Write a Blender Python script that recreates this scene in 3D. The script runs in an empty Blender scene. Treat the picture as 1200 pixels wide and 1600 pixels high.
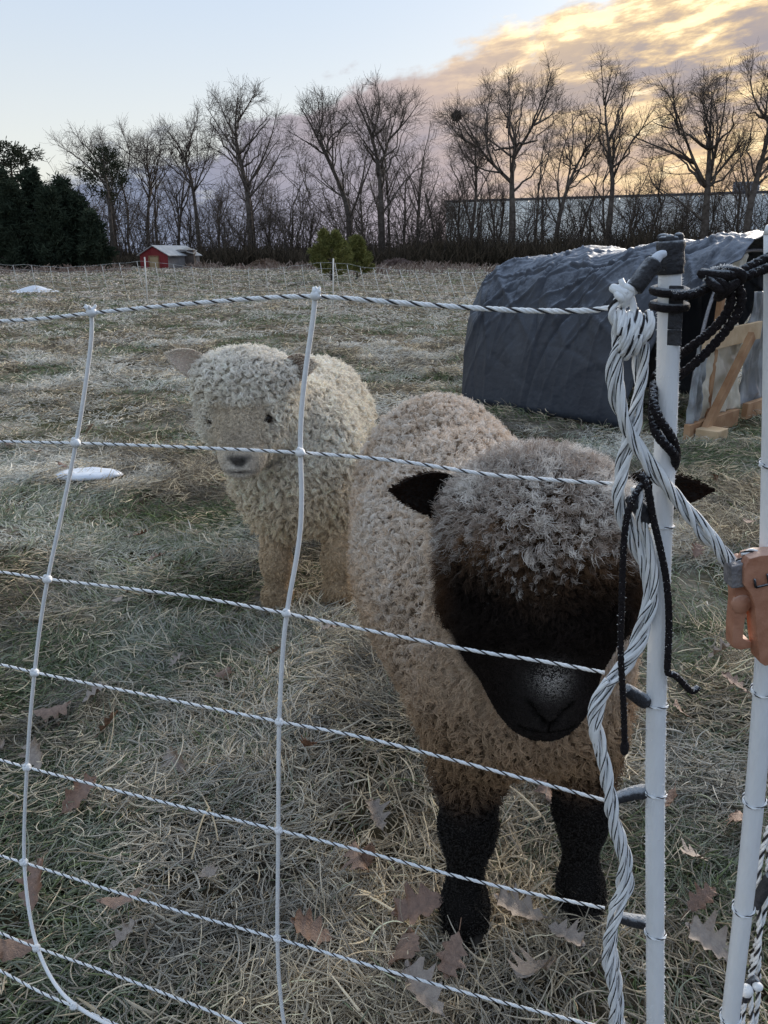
import bpy, math, random
import numpy as np
from mathutils import Vector, kdtree

# ------------------------------------------------------------------ camera, sky, sun, exposure
R = math.radians
scene = bpy.context.scene
H = 1.10                      # camera height
PITCH = 18.6                  # degrees below the horizon
FPX = 1202.0                  # focal length in photograph pixels (1200 x 1600)
cam = bpy.data.cameras.new('camera')
cam.sensor_fit = 'VERTICAL'
cam.sensor_height = 36.0
cam.lens = 36.0 * FPX / 1600.0
cam.clip_start = 0.05
cam.clip_end = 6000
camo = bpy.data.objects.new('camera', cam)
scene.collection.objects.link(camo)
camo.location = (0, 0, H)
camo.rotation_euler = (R(90 - PITCH), 0, 0)
scene.camera = camo

SUN_AZ, SUN_EL = 32.0, 17.0    # degrees right of the view direction, above the horizon
sun_dir = Vector((math.sin(R(SUN_AZ)) * math.cos(R(SUN_EL)), math.cos(R(SUN_AZ)) * math.cos(R(SUN_EL)), math.sin(R(SUN_EL))))

world = bpy.data.worlds.new('World')
scene.world = world
world.use_nodes = True
wn, wl = world.node_tree.nodes, world.node_tree.links
wn.clear()


def wnode(t, **kw):
    n = wn.new(t)
    for k, v in kw.items():
        setattr(n, k, v)
    return n


def wmath(op, a, b=None, c=None, clamp=False):
    n = wnode('ShaderNodeMath', operation=op, use_clamp=clamp)
    for i, v in enumerate((a, b, c)):
        if v is None:
            continue
        if isinstance(v, (int, float)):
            n.inputs[i].default_value = v
        else:
            wl.new(v, n.inputs[i])
    return n.outputs[0]


def wmix(f, a, b):
    n = wnode('ShaderNodeMix', data_type='RGBA')
    for s, v in ((n.inputs[0], f), (n.inputs[6], a), (n.inputs[7], b)):
        if isinstance(v, (int, float)):
            s.default_value = v
        elif isinstance(v, tuple):
            s.default_value = v + (1,)
        else:
            wl.new(v, s)
    return n.outputs[2]


def wramp(f, lo, hi):
    n = wnode('ShaderNodeMapRange', interpolation_type='SMOOTHSTEP')
    wl.new(f, n.inputs[0])
    n.inputs[1].default_value = lo
    n.inputs[2].default_value = hi
    return n.outputs[0]


def wnoise(vec, scale, detail=6, rough=0.55, dist=0.0):
    n = wnode('ShaderNodeTexNoise')
    n.inputs['Scale'].default_value = scale
    n.inputs['Detail'].default_value = detail
    n.inputs['Roughness'].default_value = rough
    n.inputs['Distortion'].default_value = dist
    wl.new(vec, n.inputs['Vector'])
    return n.outputs[0]


sky = wnode('ShaderNodeTexSky', sky_type='NISHITA', sun_disc=False)
sky.sun_elevation = R(SUN_EL)
sky.sun_rotation = R(SUN_AZ)
sky.air_density = 1.0
sky.dust_density = 1.5
sky.ozone_density = 1.5
tc = wnode('ShaderNodeTexCoord')
sep = wnode('ShaderNodeSeparateXYZ')
wl.new(tc.outputs['Generated'], sep.inputs[0])
X, Y, Z = sep.outputs
# cloud layer seen from below: direction projected on a plane overhead
zz = wmath('ADD', wmath('MAXIMUM', Z, 0.0), 0.10)
comb = wnode('ShaderNodeCombineXYZ')
wl.new(wmath('DIVIDE', X, zz), comb.inputs[0])
wl.new(wmath('DIVIDE', Y, zz), comb.inputs[1])
cl = comb.outputs[0]
comb2 = wnode('ShaderNodeCombineXYZ')      # streaky coordinate: stretched along the horizon
wl.new(wmath('MULTIPLY', X, 1.0), comb2.inputs[0])
wl.new(wmath('MULTIPLY', Y, 0.6), comb2.inputs[1])
wl.new(wmath('SUBTRACT', wmath('MULTIPLY', Z, 3.6), wmath('MULTIPLY', X, 0.5)), comb2.inputs[2])
st = comb2.outputs[0]
n1 = wnoise(st, 8.0, 8, 0.58, 0.15)
n2 = wnoise(st, 17.0, 8, 0.6, 0.15)
n3 = wnoise(tc.outputs['Generated'], 22.0, 6, 0.6, 0.3)
# the deck's upper edge rises towards the sun side
edge = wmath('MULTIPLY_ADD', X, 0.30, 0.185)
over = wmath('SUBTRACT', edge, Z)
over = wmath('ADD', over, wmath('MULTIPLY', wmath('SUBTRACT', n1, 0.5), 0.13))
over = wmath('ADD', over, wmath('MULTIPLY', wmath('SUBTRACT', n3, 0.5), 0.06))
mask = wramp(over, -0.010, 0.018)
gapf = wramp(n2, 0.60, 0.74)                       # thin places inside the deck
mask = wmath('MULTIPLY', mask, wmath('SUBTRACT', 1.0, wmath('MULTIPLY', gapf, 0.30)))
dot = wnode('ShaderNodeVectorMath', operation='DOT_PRODUCT')
wl.new(tc.outputs['Generated'], dot.inputs[0])
dot.inputs[1].default_value = sun_dir
near = wramp(dot.outputs['Value'], 0.83, 0.985)     # how close to the hidden sun
near2 = wramp(dot.outputs['Value'], 0.64, 0.98)
fire = wmath('MULTIPLY', near, wramp(wmath('MULTIPLY_ADD', n2, 0.55, wmath('MULTIPLY', n1, 0.45)), 0.44, 0.60))
thin = wramp(over, 0.10, 0.0)                       # lit rim of the deck
fire = wmath('ADD', fire, wmath('MULTIPLY', wmath('MULTIPLY', thin, near2), 0.45), clamp=True)
low = wramp(Z, 0.20, 0.02)
shade = wmix(near2, (0.25, 0.29, 0.40), (0.36, 0.325, 0.35))
shade = wmix(wmath('MULTIPLY', wmath('MULTIPLY', low, near2), 0.8), shade, wmix(near, (0.52, 0.43, 0.46), (0.98, 0.66, 0.38)))
gold = wmix(near, (0.85, 0.62, 0.50), (1.0, 0.70, 0.33))
gold = wmix(wmath('POWER', fire, 3.0), gold, (1.25, 1.0, 0.62))
ccol = wmix(fire, shade, gold)
veil = wmix(wramp(Z, 0.0, 0.35), (0.74, 0.73, 0.66), (0.50, 0.60, 0.745))
bg1 = wnode('ShaderNodeBackground')
wl.new(sky.outputs[0], bg1.inputs[0])
bg1.inputs[1].default_value = 0.05
bg2 = wnode('ShaderNodeBackground')
wl.new(veil, bg2.inputs[0])
bg2.inputs[1].default_value = 0.73
bg3 = wnode('ShaderNodeBackground')
wl.new(ccol, bg3.inputs[0])
bg3.inputs[1].default_value = 0.59
m1 = wnode('ShaderNodeMixShader')
m1.inputs[0].default_value = 0.75
wl.new(bg1.outputs[0], m1.inputs[1])
wl.new(bg2.outputs[0], m1.inputs[2])
m2 = wnode('ShaderNodeMixShader')
wl.new(mask, m2.inputs[0])
wl.new(m1.outputs[0], m2.inputs[1])
wl.new(bg3.outputs[0], m2.inputs[2])
wo = wnode('ShaderNodeOutputWorld')
wl.new(m2.outputs[0], wo.inputs[0])

sun = bpy.data.lights.new('sun', 'SUN')
sun.energy = 2.6
sun.angle = R(30)
sun.color = (1.0, 0.90, 0.78)
suno = bpy.data.objects.new('sun', sun)
scene.collection.objects.link(suno)
suno.rotation_euler = (-sun_dir).to_track_quat('-Z', 'Y').to_euler()

scene.view_settings.view_transform = 'Standard'
scene.view_settings.look = 'None'
scene.view_settings.exposure = 0.95
scene.view_settings.gamma = 1.0
scene.render.engine = 'CYCLES'
scene.cycles.max_bounces = 5
scene.cycles.adaptive_threshold = 0.025
scene.cycles.diffuse_bounces = 3
scene.cycles.glossy_bounces = 2
scene.cycles.transmission_bounces = 3
scene.cycles.transparent_max_bounces = 6
scene.cycles.use_denoising = True
scene.cycles_curves.shape = 'RIBBONS'
scene.cycles_curves.subdivisions = 1

# ------------------------------------------------------------------ helpers
rng = np.random.default_rng(7)
random.seed(7)
CP, SP = math.cos(R(PITCH)), math.sin(R(PITCH))
C = scene.collection


def at(px, py, F):
    """Point at forward distance F (metres) in the direction of a photograph pixel."""
    u, v = (px - 600) / FPX, (800 - py) / FPX
    t = F / (CP + v * SP)
    return np.array((u * t, F, H + t * (-SP + v * CP)))


def on_ground(px, py):
    v = (800 - py) / FPX
    u = (px - 600) / FPX
    t = H / (SP - v * CP)
    x, y = u * t, t * (CP + v * SP)
    return np.array((x, y, gz(x, y)))


def _h(ix, iy, s):
    n = (ix.astype(np.int64) * 374761393 + iy.astype(np.int64) * 668265263 + s * 1442695041) & 0x7fffffff
    n = ((n ^ (n >> 13)) * 1274126177) & 0x7fffffff
    return ((n ^ (n >> 16)) & 0xffff) / 65535.0


def vnoise(x, y, s=0):
    x, y = np.asarray(x, float), np.asarray(y, float)
    ix, iy = np.floor(x), np.floor(y)
    fx, fy = x - ix, y - iy
    fx, fy = fx * fx * (3 - 2 * fx), fy * fy * (3 - 2 * fy)
    ix, iy = ix.astype(np.int64), iy.astype(np.int64)
    a, b = _h(ix, iy, s), _h(ix + 1, iy, s)
    c, d = _h(ix, iy + 1, s), _h(ix + 1, iy + 1, s)
    return (a * (1 - fx) + b * fx) * (1 - fy) + (c * (1 - fx) + d * fx) * fy


def fbm(x, y, s=0, o=3):
    r, a, t = 0, 1.0, 0
    for i in range(o):
        r = r + a * vnoise(np.asarray(x) * 2 ** i, np.asarray(y) * 2 ** i, s + i * 17)
        t += a
        a *= 0.5
    return r / t


def gz(x, y):
    """ground height"""
    x, y = np.asarray(x, float), np.asarray(y, float)
    d = np.hypot(x, y)
    z = 0.035 * (fbm(x * 2.2, y * 2.2, 3) - 0.5) * np.clip(d, 0.3, 2)
    z = z + 0.10 * (fbm(x * 0.35, y * 0.35, 5) - 0.5) * np.clip((d - 3) / 8, 0, 1)
    z = z + 0.35 * (fbm(x * 0.03, y * 0.03, 9) - 0.5) * np.clip((d - 25) / 40, 0, 1)
    return z


def tag(o, label=None, cat=None, group=None, kind=None):
    for k, v in (('label', label), ('category', cat), ('group', group), ('kind', kind)):
        if v:
            o[k] = v
    return o


def empty(name, loc=(0, 0, 0)):
    o = bpy.data.objects.new(name, None)
    o.location = loc
    C.objects.link(o)
    return o


def link(name, data, parent=None, loc=None):
    o = bpy.data.objects.new(name, data)
    C.objects.link(o)
    if parent is not None:
        o.parent = parent
    if loc is not None:
        o.location = loc
    return o


def mesh(name, v, f, mats, parent=None, smooth=True, mi=None, cols=None, origin=None):
    """one mesh object from world-space points; origin: the parent's place (or its own when it has no parent)"""
    v = np.asarray(v, float).reshape(-1, 3)
    o0 = np.zeros(3) if origin is None else np.asarray(origin, float)
    if parent is not None and origin is None:
        p, o0 = parent, np.zeros(3)
        while p is not None:
            o0 = o0 + np.array(p.location)
            p = p.parent
    me = bpy.data.meshes.new(name)
    me.from_pydata((v - o0).tolist(), [], f if isinstance(f, list) else f.tolist())
    if not isinstance(mats, (list, tuple)):
        mats = [mats]
    for m in mats:
        me.materials.append(m)
    if mi is not None:
        me.polygons.foreach_set('material_index', np.asarray(mi, np.int32))
    if smooth:
        me.polygons.foreach_set('use_smooth', np.ones(len(me.polygons), bool))
    if cols is not None:
        a = me.attributes.new('col', 'FLOAT_COLOR', 'POINT')
        c4 = np.ones((len(v), 4), np.float32)
        c4[:, :3] = cols
        a.data.foreach_set('color', c4.ravel())
    me.update()
    o = link(name, me, parent)
    if parent is None and origin is not None:
        o.location = origin
    return o


def strands(name, pts, rad, cols, material, parent=None):
    """hair curves: pts (n,k,3) world, rad (n,k) or (k,), cols (n,3) or (n,k,3)"""
    n, k, _ = pts.shape
    off = np.zeros(3)
    p = parent
    while p is not None:
        off = off + np.array(p.location)
        p = p.parent
    hc = bpy.data.hair_curves.new(name)
    hc.add_curves([k] * n)
    hc.position_data.foreach_set('vector', (pts - off).astype(np.float32).ravel())
    a = hc.attributes.get('radius') or hc.attributes.new('radius', 'FLOAT', 'POINT')
    a.data.foreach_set('value', np.broadcast_to(rad, (n, k)).astype(np.float32).ravel())
    c = hc.attributes.new('col', 'FLOAT_COLOR', 'POINT')
    if cols.ndim == 2:
        cols = np.broadcast_to(cols[:, None, :], (n, k, 3))
    c4 = np.ones((n, k, 4), np.float32)
    c4[..., :3] = np.clip(cols, 0, 1)
    c.data.foreach_set('color', c4.ravel())
    hc.materials.append(material)
    return link(name, hc, parent)


def chaikin(p, it=3):
    p = np.asarray(p, float)
    for _ in range(it):
        q = np.empty((2 * len(p), p.shape[1]))
        q[0], q[-1] = p[0], p[-1]
        q[1:-1:2] = p[:-1] * 0.75 + p[1:] * 0.25
        q[2:-1:2] = p[:-1] * 0.25 + p[1:] * 0.75
        p = q
    return p


def resample(p, step=None, n=None):
    p = np.asarray(p, float)
    s = np.concatenate([[0], np.cumsum(np.linalg.norm(np.diff(p, axis=0), axis=1))])
    if n is None:
        n = max(2, int(s[-1] / step) + 1)
    t = np.linspace(0, s[-1], n)
    return np.stack([np.interp(t, s, p[:, i]) for i in range(p.shape[1])], 1)


def frames(p):
    t = np.gradient(p, axis=0)
    t /= np.linalg.norm(t, axis=1, keepdims=True) + 1e-12
    n = np.empty_like(p)
    a = np.array((0, 0, 1.0)) if abs(t[0, 2]) < 0.9 else np.array((1.0, 0, 0))
    v = a - t[0] * a.dot(t[0])
    n[0] = v / np.linalg.norm(v)
    for i in range(1, len(p)):
        v = n[i - 1] - t[i] * n[i - 1].dot(t[i])
        n[i] = v / (np.linalg.norm(v) + 1e-12)
    return t, n, np.cross(t, n)


class MB:
    """collects shapes for one mesh"""

    def __init__(self):
        self.v, self.f, self.m, self.c = [], [], [], 0

    def add(self, v, f, m=0):
        v = np.asarray(v, float)
        self.v.append(v)
        for q in f:
            self.f.append([int(i) + self.c for i in q])
            self.m.append(m)
        self.c += len(v)

    def tube(self, p, r, sides=6, m=0, fr=None, caps=True):
        p = np.asarray(p, float)
        r = np.broadcast_to(r, (len(p),))
        t, n, b = fr if fr is not None else frames(p)
        a = np.arange(sides) * 2 * math.pi / sides
        ring = n[:, None, :] * np.cos(a)[None, :, None] + b[:, None, :] * np.sin(a)[None, :, None]
        v = (p[:, None, :] + ring * r[:, None, None]).reshape(-1, 3)
        i = np.arange(len(p) - 1)[:, None] * sides
        j = np.arange(sides)[None, :]
        k = (j + 1) % sides
        f = np.stack([i + j, i + k, i + sides + k, i + sides + j], -1).reshape(-1, 4).tolist()
        if caps:
            f = f + [list(range(sides))[::-1], [(len(p) - 1) * sides + q for q in range(sides)]]
        self.add(v, f, m)

    def box(self, c, ax, ay, az, m=0):
        """box by centre and three half-axis vectors, with slightly chamfered long look left to bevel"""
        c, ax, ay, az = (np.asarray(q, float) for q in (c, ax, ay, az))
        v = [c + sx * ax + sy * ay + sz * az for sx in (-1, 1) for sy in (-1, 1) for sz in (-1, 1)]
        f = [[0, 1, 3, 2], [4, 6, 7, 5], [0, 4, 5, 1], [2, 3, 7, 6], [0, 2, 6, 4], [1, 5, 7, 3]]
        self.add(v, f, m)

    def ball(self, c, r, m=0, nu=10, nv=7):
        c, r = np.asarray(c, float), np.broadcast_to(r, (3,))
        v = [c + r * (0, 0, 1)]
        for i in range(1, nv):
            th = math.pi * i / nv
            for j in range(nu):
                ph = 2 * math.pi * j / nu
                v.append(c + r * (math.sin(th) * math.cos(ph), math.sin(th) * math.sin(ph), math.cos(th)))
        v.append(c - r * (0, 0, 1))
        f = [[0, 1 + j, 1 + (j + 1) % nu] for j in range(nu)]
        for i in range(nv - 2):
            for j in range(nu):
                a = 1 + i * nu
                f.append([a + j, a + nu + j, a + nu + (j + 1) % nu, a + (j + 1) % nu])
        a = 1 + (nv - 2) * nu
        f += [[a + j, len(v) - 1, a + (j + 1) % nu] for j in range(nu)]
        self.add(v, f, m)

    def build(self, name, mats, parent=None, smooth=True, bevel=0, origin=None):
        o = mesh(name, np.concatenate(self.v), self.f, mats, parent, smooth, self.m, origin=origin)
        if bevel:
            md = o.modifiers.new('bevel', 'BEVEL')
            md.width = bevel
            md.segments = 2
            md.limit_method = 'ANGLE'
            for p in o.data.polygons:
                p.use_smooth = False
        return o


# ------------------------------------------------------------------ materials
def new_mat(name):
    m = bpy.data.materials.new(name)
    m.use_nodes = True
    return m, m.node_tree.nodes, m.node_tree.links, m.node_tree.nodes['Principled BSDF']


def col_mat(name, rough=0.85, spec=0.15, gain=1.0):
    """colour carried by the strands themselves"""
    m, n, l, b = new_mat(name)
    a = n.new('ShaderNodeAttribute')
    a.attribute_name = 'col'
    l.new(a.outputs['Color'], b.inputs['Base Color'])
    b.inputs['Roughness'].default_value = rough
    b.inputs['Specular IOR Level'].default_value = spec
    return m


def mat(name, c1, c2=None, scale=20.0, rough=0.6, bump=0.0, bscale=None, spec=0.4, detail=6, metal=0.0, lo=0.35, hi=0.65, frost=0.0, frost_col=(0.62, 0.68, 0.76), fscale=30.0, flo=0.3, fhi=0.9, stretch=None):
    m, n, l, b = new_mat(name)
    b.inputs['Roughness'].default_value = rough
    b.inputs['Specular IOR Level'].default_value = spec
    b.inputs['Metallic'].default_value = metal
    tcn = n.new('ShaderNodeTexCoord')
    vec = tcn.outputs['Object']
    if stretch:
        mp = n.new('ShaderNodeMapping')
        mp.inputs['Scale'].default_value = stretch
        l.new(vec, mp.inputs[0])
        vec = mp.outputs[0]
    nz = n.new('ShaderNodeTexNoise')
    nz.inputs['Scale'].default_value = scale
    nz.inputs['Detail'].default_value = detail
    l.new(vec, nz.inputs['Vector'])
    mr = n.new('ShaderNodeMapRange')
    mr.inputs[1].default_value, mr.inputs[2].default_value = lo, hi
    l.new(nz.outputs[0], mr.inputs[0])
    mx = n.new('ShaderNodeMix')
    mx.data_type = 'RGBA'
    mx.inputs[6].default_value = tuple(c1) + (1,)
    mx.inputs[7].default_value = tuple(c2 or c1) + (1,)
    l.new(mr.outputs[0], mx.inputs[0])
    out = mx.outputs[2]
    if frost:
        g = n.new('ShaderNodeNewGeometry')
        s = n.new('ShaderNodeSeparateXYZ')
        l.new(g.outputs['Normal'], s.inputs[0])
        f2 = n.new('ShaderNodeTexNoise')
        f2.inputs['Scale'].default_value = fscale
        f2.inputs['Detail'].default_value = 8
        f2.inputs['Roughness'].default_value = 0.7
        l.new(vec, f2.inputs['Vector'])
        ad = n.new('ShaderNodeMath')
        ad.operation = 'MULTIPLY_ADD'
        l.new(f2.outputs[0], ad.inputs[0])
        ad.inputs[1].default_value = 0.9
        l.new(s.outputs[2], ad.inputs[2])
        r2 = n.new('ShaderNodeMapRange')
        r2.interpolation_type = 'SMOOTHSTEP'
        r2.inputs[1].default_value, r2.inputs[2].default_value = flo + 0.45, fhi + 0.45
        r2.inputs[4].default_value = frost
        l.new(ad.outputs[0], r2.inputs[0])
        m3 = n.new('ShaderNodeMix')
        m3.data_type = 'RGBA'
        l.new(r2.outputs[0], m3.inputs[0])
        l.new(out, m3.inputs[6])
        m3.inputs[7].default_value = tuple(frost_col) + (1,)
        out = m3.outputs[2]
    l.new(out, b.inputs['Base Color'])
    if bump:
        bn = n.new('ShaderNodeTexNoise')
        bn.inputs['Scale'].default_value = bscale or scale * 3
        bn.inputs['Detail'].default_value = 5
        l.new(vec, bn.inputs['Vector'])
        bp = n.new('ShaderNodeBump')
        bp.inputs['Strength'].default_value = bump
        bp.inputs['Distance'].default_value = 0.01
        l.new(bn.outputs[0], bp.inputs['Height'])
        l.new(bp.outputs[0], b.inputs['Normal'])
    return m


M_strand = col_mat('strand', 0.8, 0.12)
M_wool = col_mat('wool', 0.95, 0.03)
M_fine = col_mat('twig', 0.9, 0.05)
M_skin = col_mat('skin', 0.75, 0.15)
M_bark = mat('bark', (0.070, 0.058, 0.050), (0.15, 0.13, 0.115), 3.0, 0.9, 0.4, 12, 0.1)
M_white = mat('white_plastic', (0.74, 0.78, 0.82), (0.82, 0.84, 0.86), 40, 0.45, 0.12, 300, 0.4)
M_post = mat('post_plastic', (0.72, 0.76, 0.81), (0.80, 0.82, 0.84), 9, 0.5, 0.25, 140, 0.35, stretch=(1, 1, 0.25), frost=0.35, flo=0.1, fhi=0.5, frost_col=(0.75, 0.79, 0.83))
M_black = mat('black_filament', (0.012, 0.012, 0.016), (0.03, 0.03, 0.036), 200, 0.5, 0, None, 0.3)
M_tape = mat('black_tape', (0.022, 0.023, 0.028), (0.05, 0.052, 0.06), 60, 0.6, 0.5, 250, 0.3, frost=0.45, fscale=160, flo=0.42, fhi=0.8)
M_cord = mat('black_cord', (0.010, 0.008, 0.010), (0.022, 0.018, 0.02), 300, 0.8, 0.6, 700, 0.2, frost=0.4, fscale=420, flo=0.5, fhi=0.9)
M_clamp = mat('orange_plastic', (0.34, 0.155, 0.095), (0.47, 0.245, 0.165), 60, 0.6, 0.12, 400, 0.3, frost=0.4, fscale=120, flo=0.2, fhi=0.7, frost_col=(0.72, 0.55, 0.47))
M_metal = mat('grey_metal', (0.18, 0.18, 0.20), (0.32, 0.32, 0.34), 90, 0.55, 0.3, 300, 0.4, metal=0.5)
M_wood = mat('weathered_wood', (0.30, 0.16, 0.085), (0.46, 0.29, 0.17), 7, 0.7, 0.3, 40, 0.25, stretch=(1, 1, 1))
M_wood2 = mat('pale_wood', (0.50, 0.36, 0.22), (0.62, 0.48, 0.32), 9, 0.7, 0.3, 40, 0.25)
M_sheet = mat('plastic_sheet', (0.50, 0.46, 0.37), (0.68, 0.64, 0.55), 3, 0.35, 0.5, 9, 0.5)
M_sheetg = mat('grey_sheet', (0.16, 0.17, 0.18), (0.50, 0.54, 0.58), 5, 0.3, 0.4, 16, 0.5, lo=0.42, hi=0.7)
M_snow = mat('snow', (0.72, 0.76, 0.82), (0.60, 0.66, 0.76), 12, 0.5, 0.4, 30, 0.4)
M_leaf = [mat('dead_leaf', (0.16, 0.088, 0.055), (0.28, 0.17, 0.115), 9, 0.7, 0.4, 20, 0.3, frost=0.25, fscale=90, flo=0.3, fhi=0.9, frost_col=(0.36, 0.33, 0.32)),
          mat('grey_leaf', (0.20, 0.145, 0.11), (0.33, 0.26, 0.20), 9, 0.7, 0.4, 20, 0.3, frost=0.35, fscale=90, flo=0.2, fhi=0.8, frost_col=(0.44, 0.42, 0.41)),
          mat('rust_leaf', (0.15, 0.075, 0.045), (0.25, 0.135, 0.085), 9, 0.65, 0.4, 20, 0.3, frost=0.25, fscale=90, flo=0.3, fhi=0.9, frost_col=(0.36, 0.33, 0.32))]


# ------------------------------------------------------------------ ground
def make_ground():
    rad = np.concatenate([[0.15], 0.3 * 1.062 ** np.arange(160)])
    rad = rad[rad < 4200]
    na = 300
    a = np.arange(na) * 2 * math.pi / na
    x = (rad[:, None] * np.sin(a)[None]).ravel()
    y = (rad[:, None] * np.cos(a)[None]).ravel()
    v = np.stack([x, y, gz(x, y)], 1)
    i = np.arange(len(rad) - 1)[:, None] * na
    j = np.arange(na)[None]
    k = (j + 1) % na
    f = np.stack([i + j, i + k, i + na + k, i + na + j], -1).reshape(-1, 4).tolist()
    f.append(list(range(na))[::-1])
    m, n, l, b = new_mat('frosted_turf')
    tcn = n.new('ShaderNodeTexCoord')

    def noise(s, d=6, r=0.6):
        q = n.new('ShaderNodeTexNoise')
        q.inputs['Scale'].default_value = s
        q.inputs['Detail'].default_value = d
        q.inputs['Roughness'].default_value = r
        l.new(tcn.outputs['Object'], q.inputs['Vector'])
        return q.outputs[0]

    def ramp(x_, lo, hi):
        q = n.new('ShaderNodeMapRange')
        q.inputs[1].default_value, q.inputs[2].default_value = lo, hi
        l.new(x_, q.inputs[0])
        return q.outputs[0]

    def mix(f_, a_, b_):
        q = n.new('ShaderNodeMix')
        q.data_type = 'RGBA'
        l.new(f_, q.inputs[0])
        for s, c_ in ((q.inputs[6], a_), (q.inputs[7], b_)):
            if isinstance(c_, tuple):
                s.default_value = c_ + (1,)
            else:
                l.new(c_, s)
        return q.outputs[2]
    c = mix(ramp(noise(6.0), 0.35, 0.65), (0.045, 0.038, 0.024), (0.13, 0.105, 0.07))
    c = mix(ramp(noise(0.5, 8), 0.45, 0.65), c, (0.07, 0.08, 0.042))
    c = mix(ramp(noise(1.7, 9, 0.7), 0.48, 0.72), c, (0.52, 0.47, 0.41))
    l.new(c, b.inputs['Base Color'])
    b.inputs['Roughness'].default_value = 0.95
    b.inputs['Specular IOR Level'].default_value = 0.05
    bp = n.new('ShaderNodeBump')
    bp.inputs['Strength'].default_value = 0.8
    bp.inputs['Distance'].default_value = 0.05
    l.new(noise(25, 8, 0.7), bp.inputs['Height'])
    l.new(bp.outputs[0], b.inputs['Normal'])
    o = mesh('ground', v, f, m)
    tag(o, 'frosted winter pasture of matted dead grass', None, None, 'structure')


make_ground()


def make_grass():
    P, Rd, Cs = [], [], []

    def zone(f0, f1, dens, kind):
        # sector in front of the camera, a little wider than the view
        half0, half1 = 0.62, 0.45
        area = 0.5 * (f1 * f1 - f0 * f0) * 1.26 + 0.9 * (f1 - f0)
        n = int(area * dens)
        fy = np.sqrt(rng.uniform(f0 * f0, f1 * f1, n))
        fx = rng.uniform(-1, 1, n) * (half0 * fy + half1)
        patch = fbm(fx * 1.3, fy * 1.3, 21, 4)
        patch2 = fbm(fx * 4.5 + 9, fy * 4.5, 31, 3)
        broad = fbm(fx * 0.25 + 40, fy * 0.25, 41, 3)
        u = rng.uniform(0, 1, n)
        green = u < np.clip((0.57 - patch) * 5.0 + 0.18 + (0.5 - broad) * 1.4, 0.08, 0.88)
        keep = rng.uniform(0, 1, n) < np.clip(2.4 * (patch2 - 0.22), 0.15, 1)
        fx, fy, patch, patch2, green, broad = (q[keep] for q in (fx, fy, patch, patch2, green, broad))
        n = len(fx)
        if kind == 'straw':
            L = rng.gamma(3, 0.013, n) + 0.020
        else:
            L = rng.gamma(4, 0.008, n) + 0.012
        L = L * np.where(green, 0.75, 1.0) * (1 + np.clip((fy - 5) / 22, 0, 1.0))
        swirl = fbm(fx * 1.7 + 3, fy * 1.7, 51, 2) * 14
        az = swirl + rng.normal(0, 1.1, n)
        up = np.where(green, rng.uniform(0.25, 1.25, n), np.abs(rng.normal(0.0, 0.30, n)) + 0.03)
        stand = (rng.uniform(0, 1, n) < 0.02)
        up = np.where(stand, rng.uniform(0.5, 1.3, n), up)
        bend = rng.normal(0, 1.1, n)
        droop = np.where(green, rng.uniform(0.5, 1.9, n), rng.uniform(0.0, 0.5, n))
        k = 5
        pts = np.zeros((n, k, 3))
        p = np.stack([fx, fy, gz(fx, fy)], 1)
        p[:, 2] += np.where(green, 0, rng.uniform(0.0, 0.030, n) * (0.4 + 1.2 * patch2)) * (1 + np.clip(fy / 12, 0, 2))
        kink = rng.integers(1, k, n)
        kamt = rng.normal(0, 0.9, n) * (rng.uniform(0, 1, n) < 0.35)
        for i in range(k):
            pts[:, i] = p
            a_ = az + bend * i / k + kamt * (i >= kink)
            u_ = up - droop * i / k
            p = p + (L / (k - 1))[:, None] * np.stack([np.cos(a_) * np.cos(u_), np.sin(a_) * np.cos(u_), np.sin(u_)], 1)
        g = gz(pts[..., 0], pts[..., 1]) + 0.002
        pts[..., 2] = np.maximum(pts[..., 2], g)
        w = np.maximum(rng.uniform(0.0005, 0.00125, n), 0.00030 * fy * rng.uniform(0.6, 1.3, n))
        if kind == 'straw':
            w *= 1.15
        w = np.where(green, w * 1.15, w)
        w = np.where(rng.uniform(0, 1, n) < 0.05, w * 1.9, w)
        prof = np.array((0.8, 1.0, 0.95, 0.75, 0.3))
        rd = w[:, None] * prof[None]
        t = rng.uniform(0, 1, (n, 1)) ** 1.9
        tan = np.array((0.125, 0.092, 0.056)) * (1 - t) + np.array((0.80, 0.67, 0.46)) * t
        tan = tan * np.clip((fbm(fx * 6 + 11, fy * 6, 57, 3) - 0.5) * 3.0 + 1.0, 0.4, 1.5)[:, None]
        old = rng.uniform(0, 1, (n, 1)) < 0.30
        tan = np.where(old, tan * 0.6 + np.array((0.015, 0.012, 0.010)), tan)
        grn = np.array((0.046, 0.076, 0.024)) * (1 - t) + np.array((0.20, 0.265, 0.10)) * t
        c = np.where(green[:, None], grn, tan)
        fr = np.clip((fbm(fx * 2.1 + 70, fy * 2.1, 61, 4) - 0.42) * 2.4, 0, 1) * 0.8 + 0.10
        fr = fr * np.clip(0.10 + fy / 4.0, 0.1, 1.25)
        fr = np.clip(fr * 1.2 * rng.uniform(0, 1, n) ** 0.7 * 1.35, 0, 0.9)[:, None]
        far = np.clip((fy - 5) / 22, 0, 1)[:, None]
        frc = np.array((0.78, 0.78, 0.73)) * (1 - far) + np.array((0.82, 0.735, 0.675)) * far
        c = c * (1 - fr) + frc * fr
        P.append(pts)
        Rd.append(rd)
        Cs.append(c)

    zone(0.35, 2.2, 26000, 'straw')
    zone(0.35, 2.2, 20000, 'short')
    zone(2.2, 4.5, 9500, 'straw')
    zone(2.2, 4.5, 9500, 'short')
    zone(4.5, 10, 1700, 'straw')
    zone(4.5, 10, 1700, 'short')
    zone(10, 22, 430, 'straw')
    zone(22, 70, 45, 'straw')
    pts, rd, cs = np.concatenate(P), np.concatenate(Rd), np.concatenate(Cs)
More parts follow.
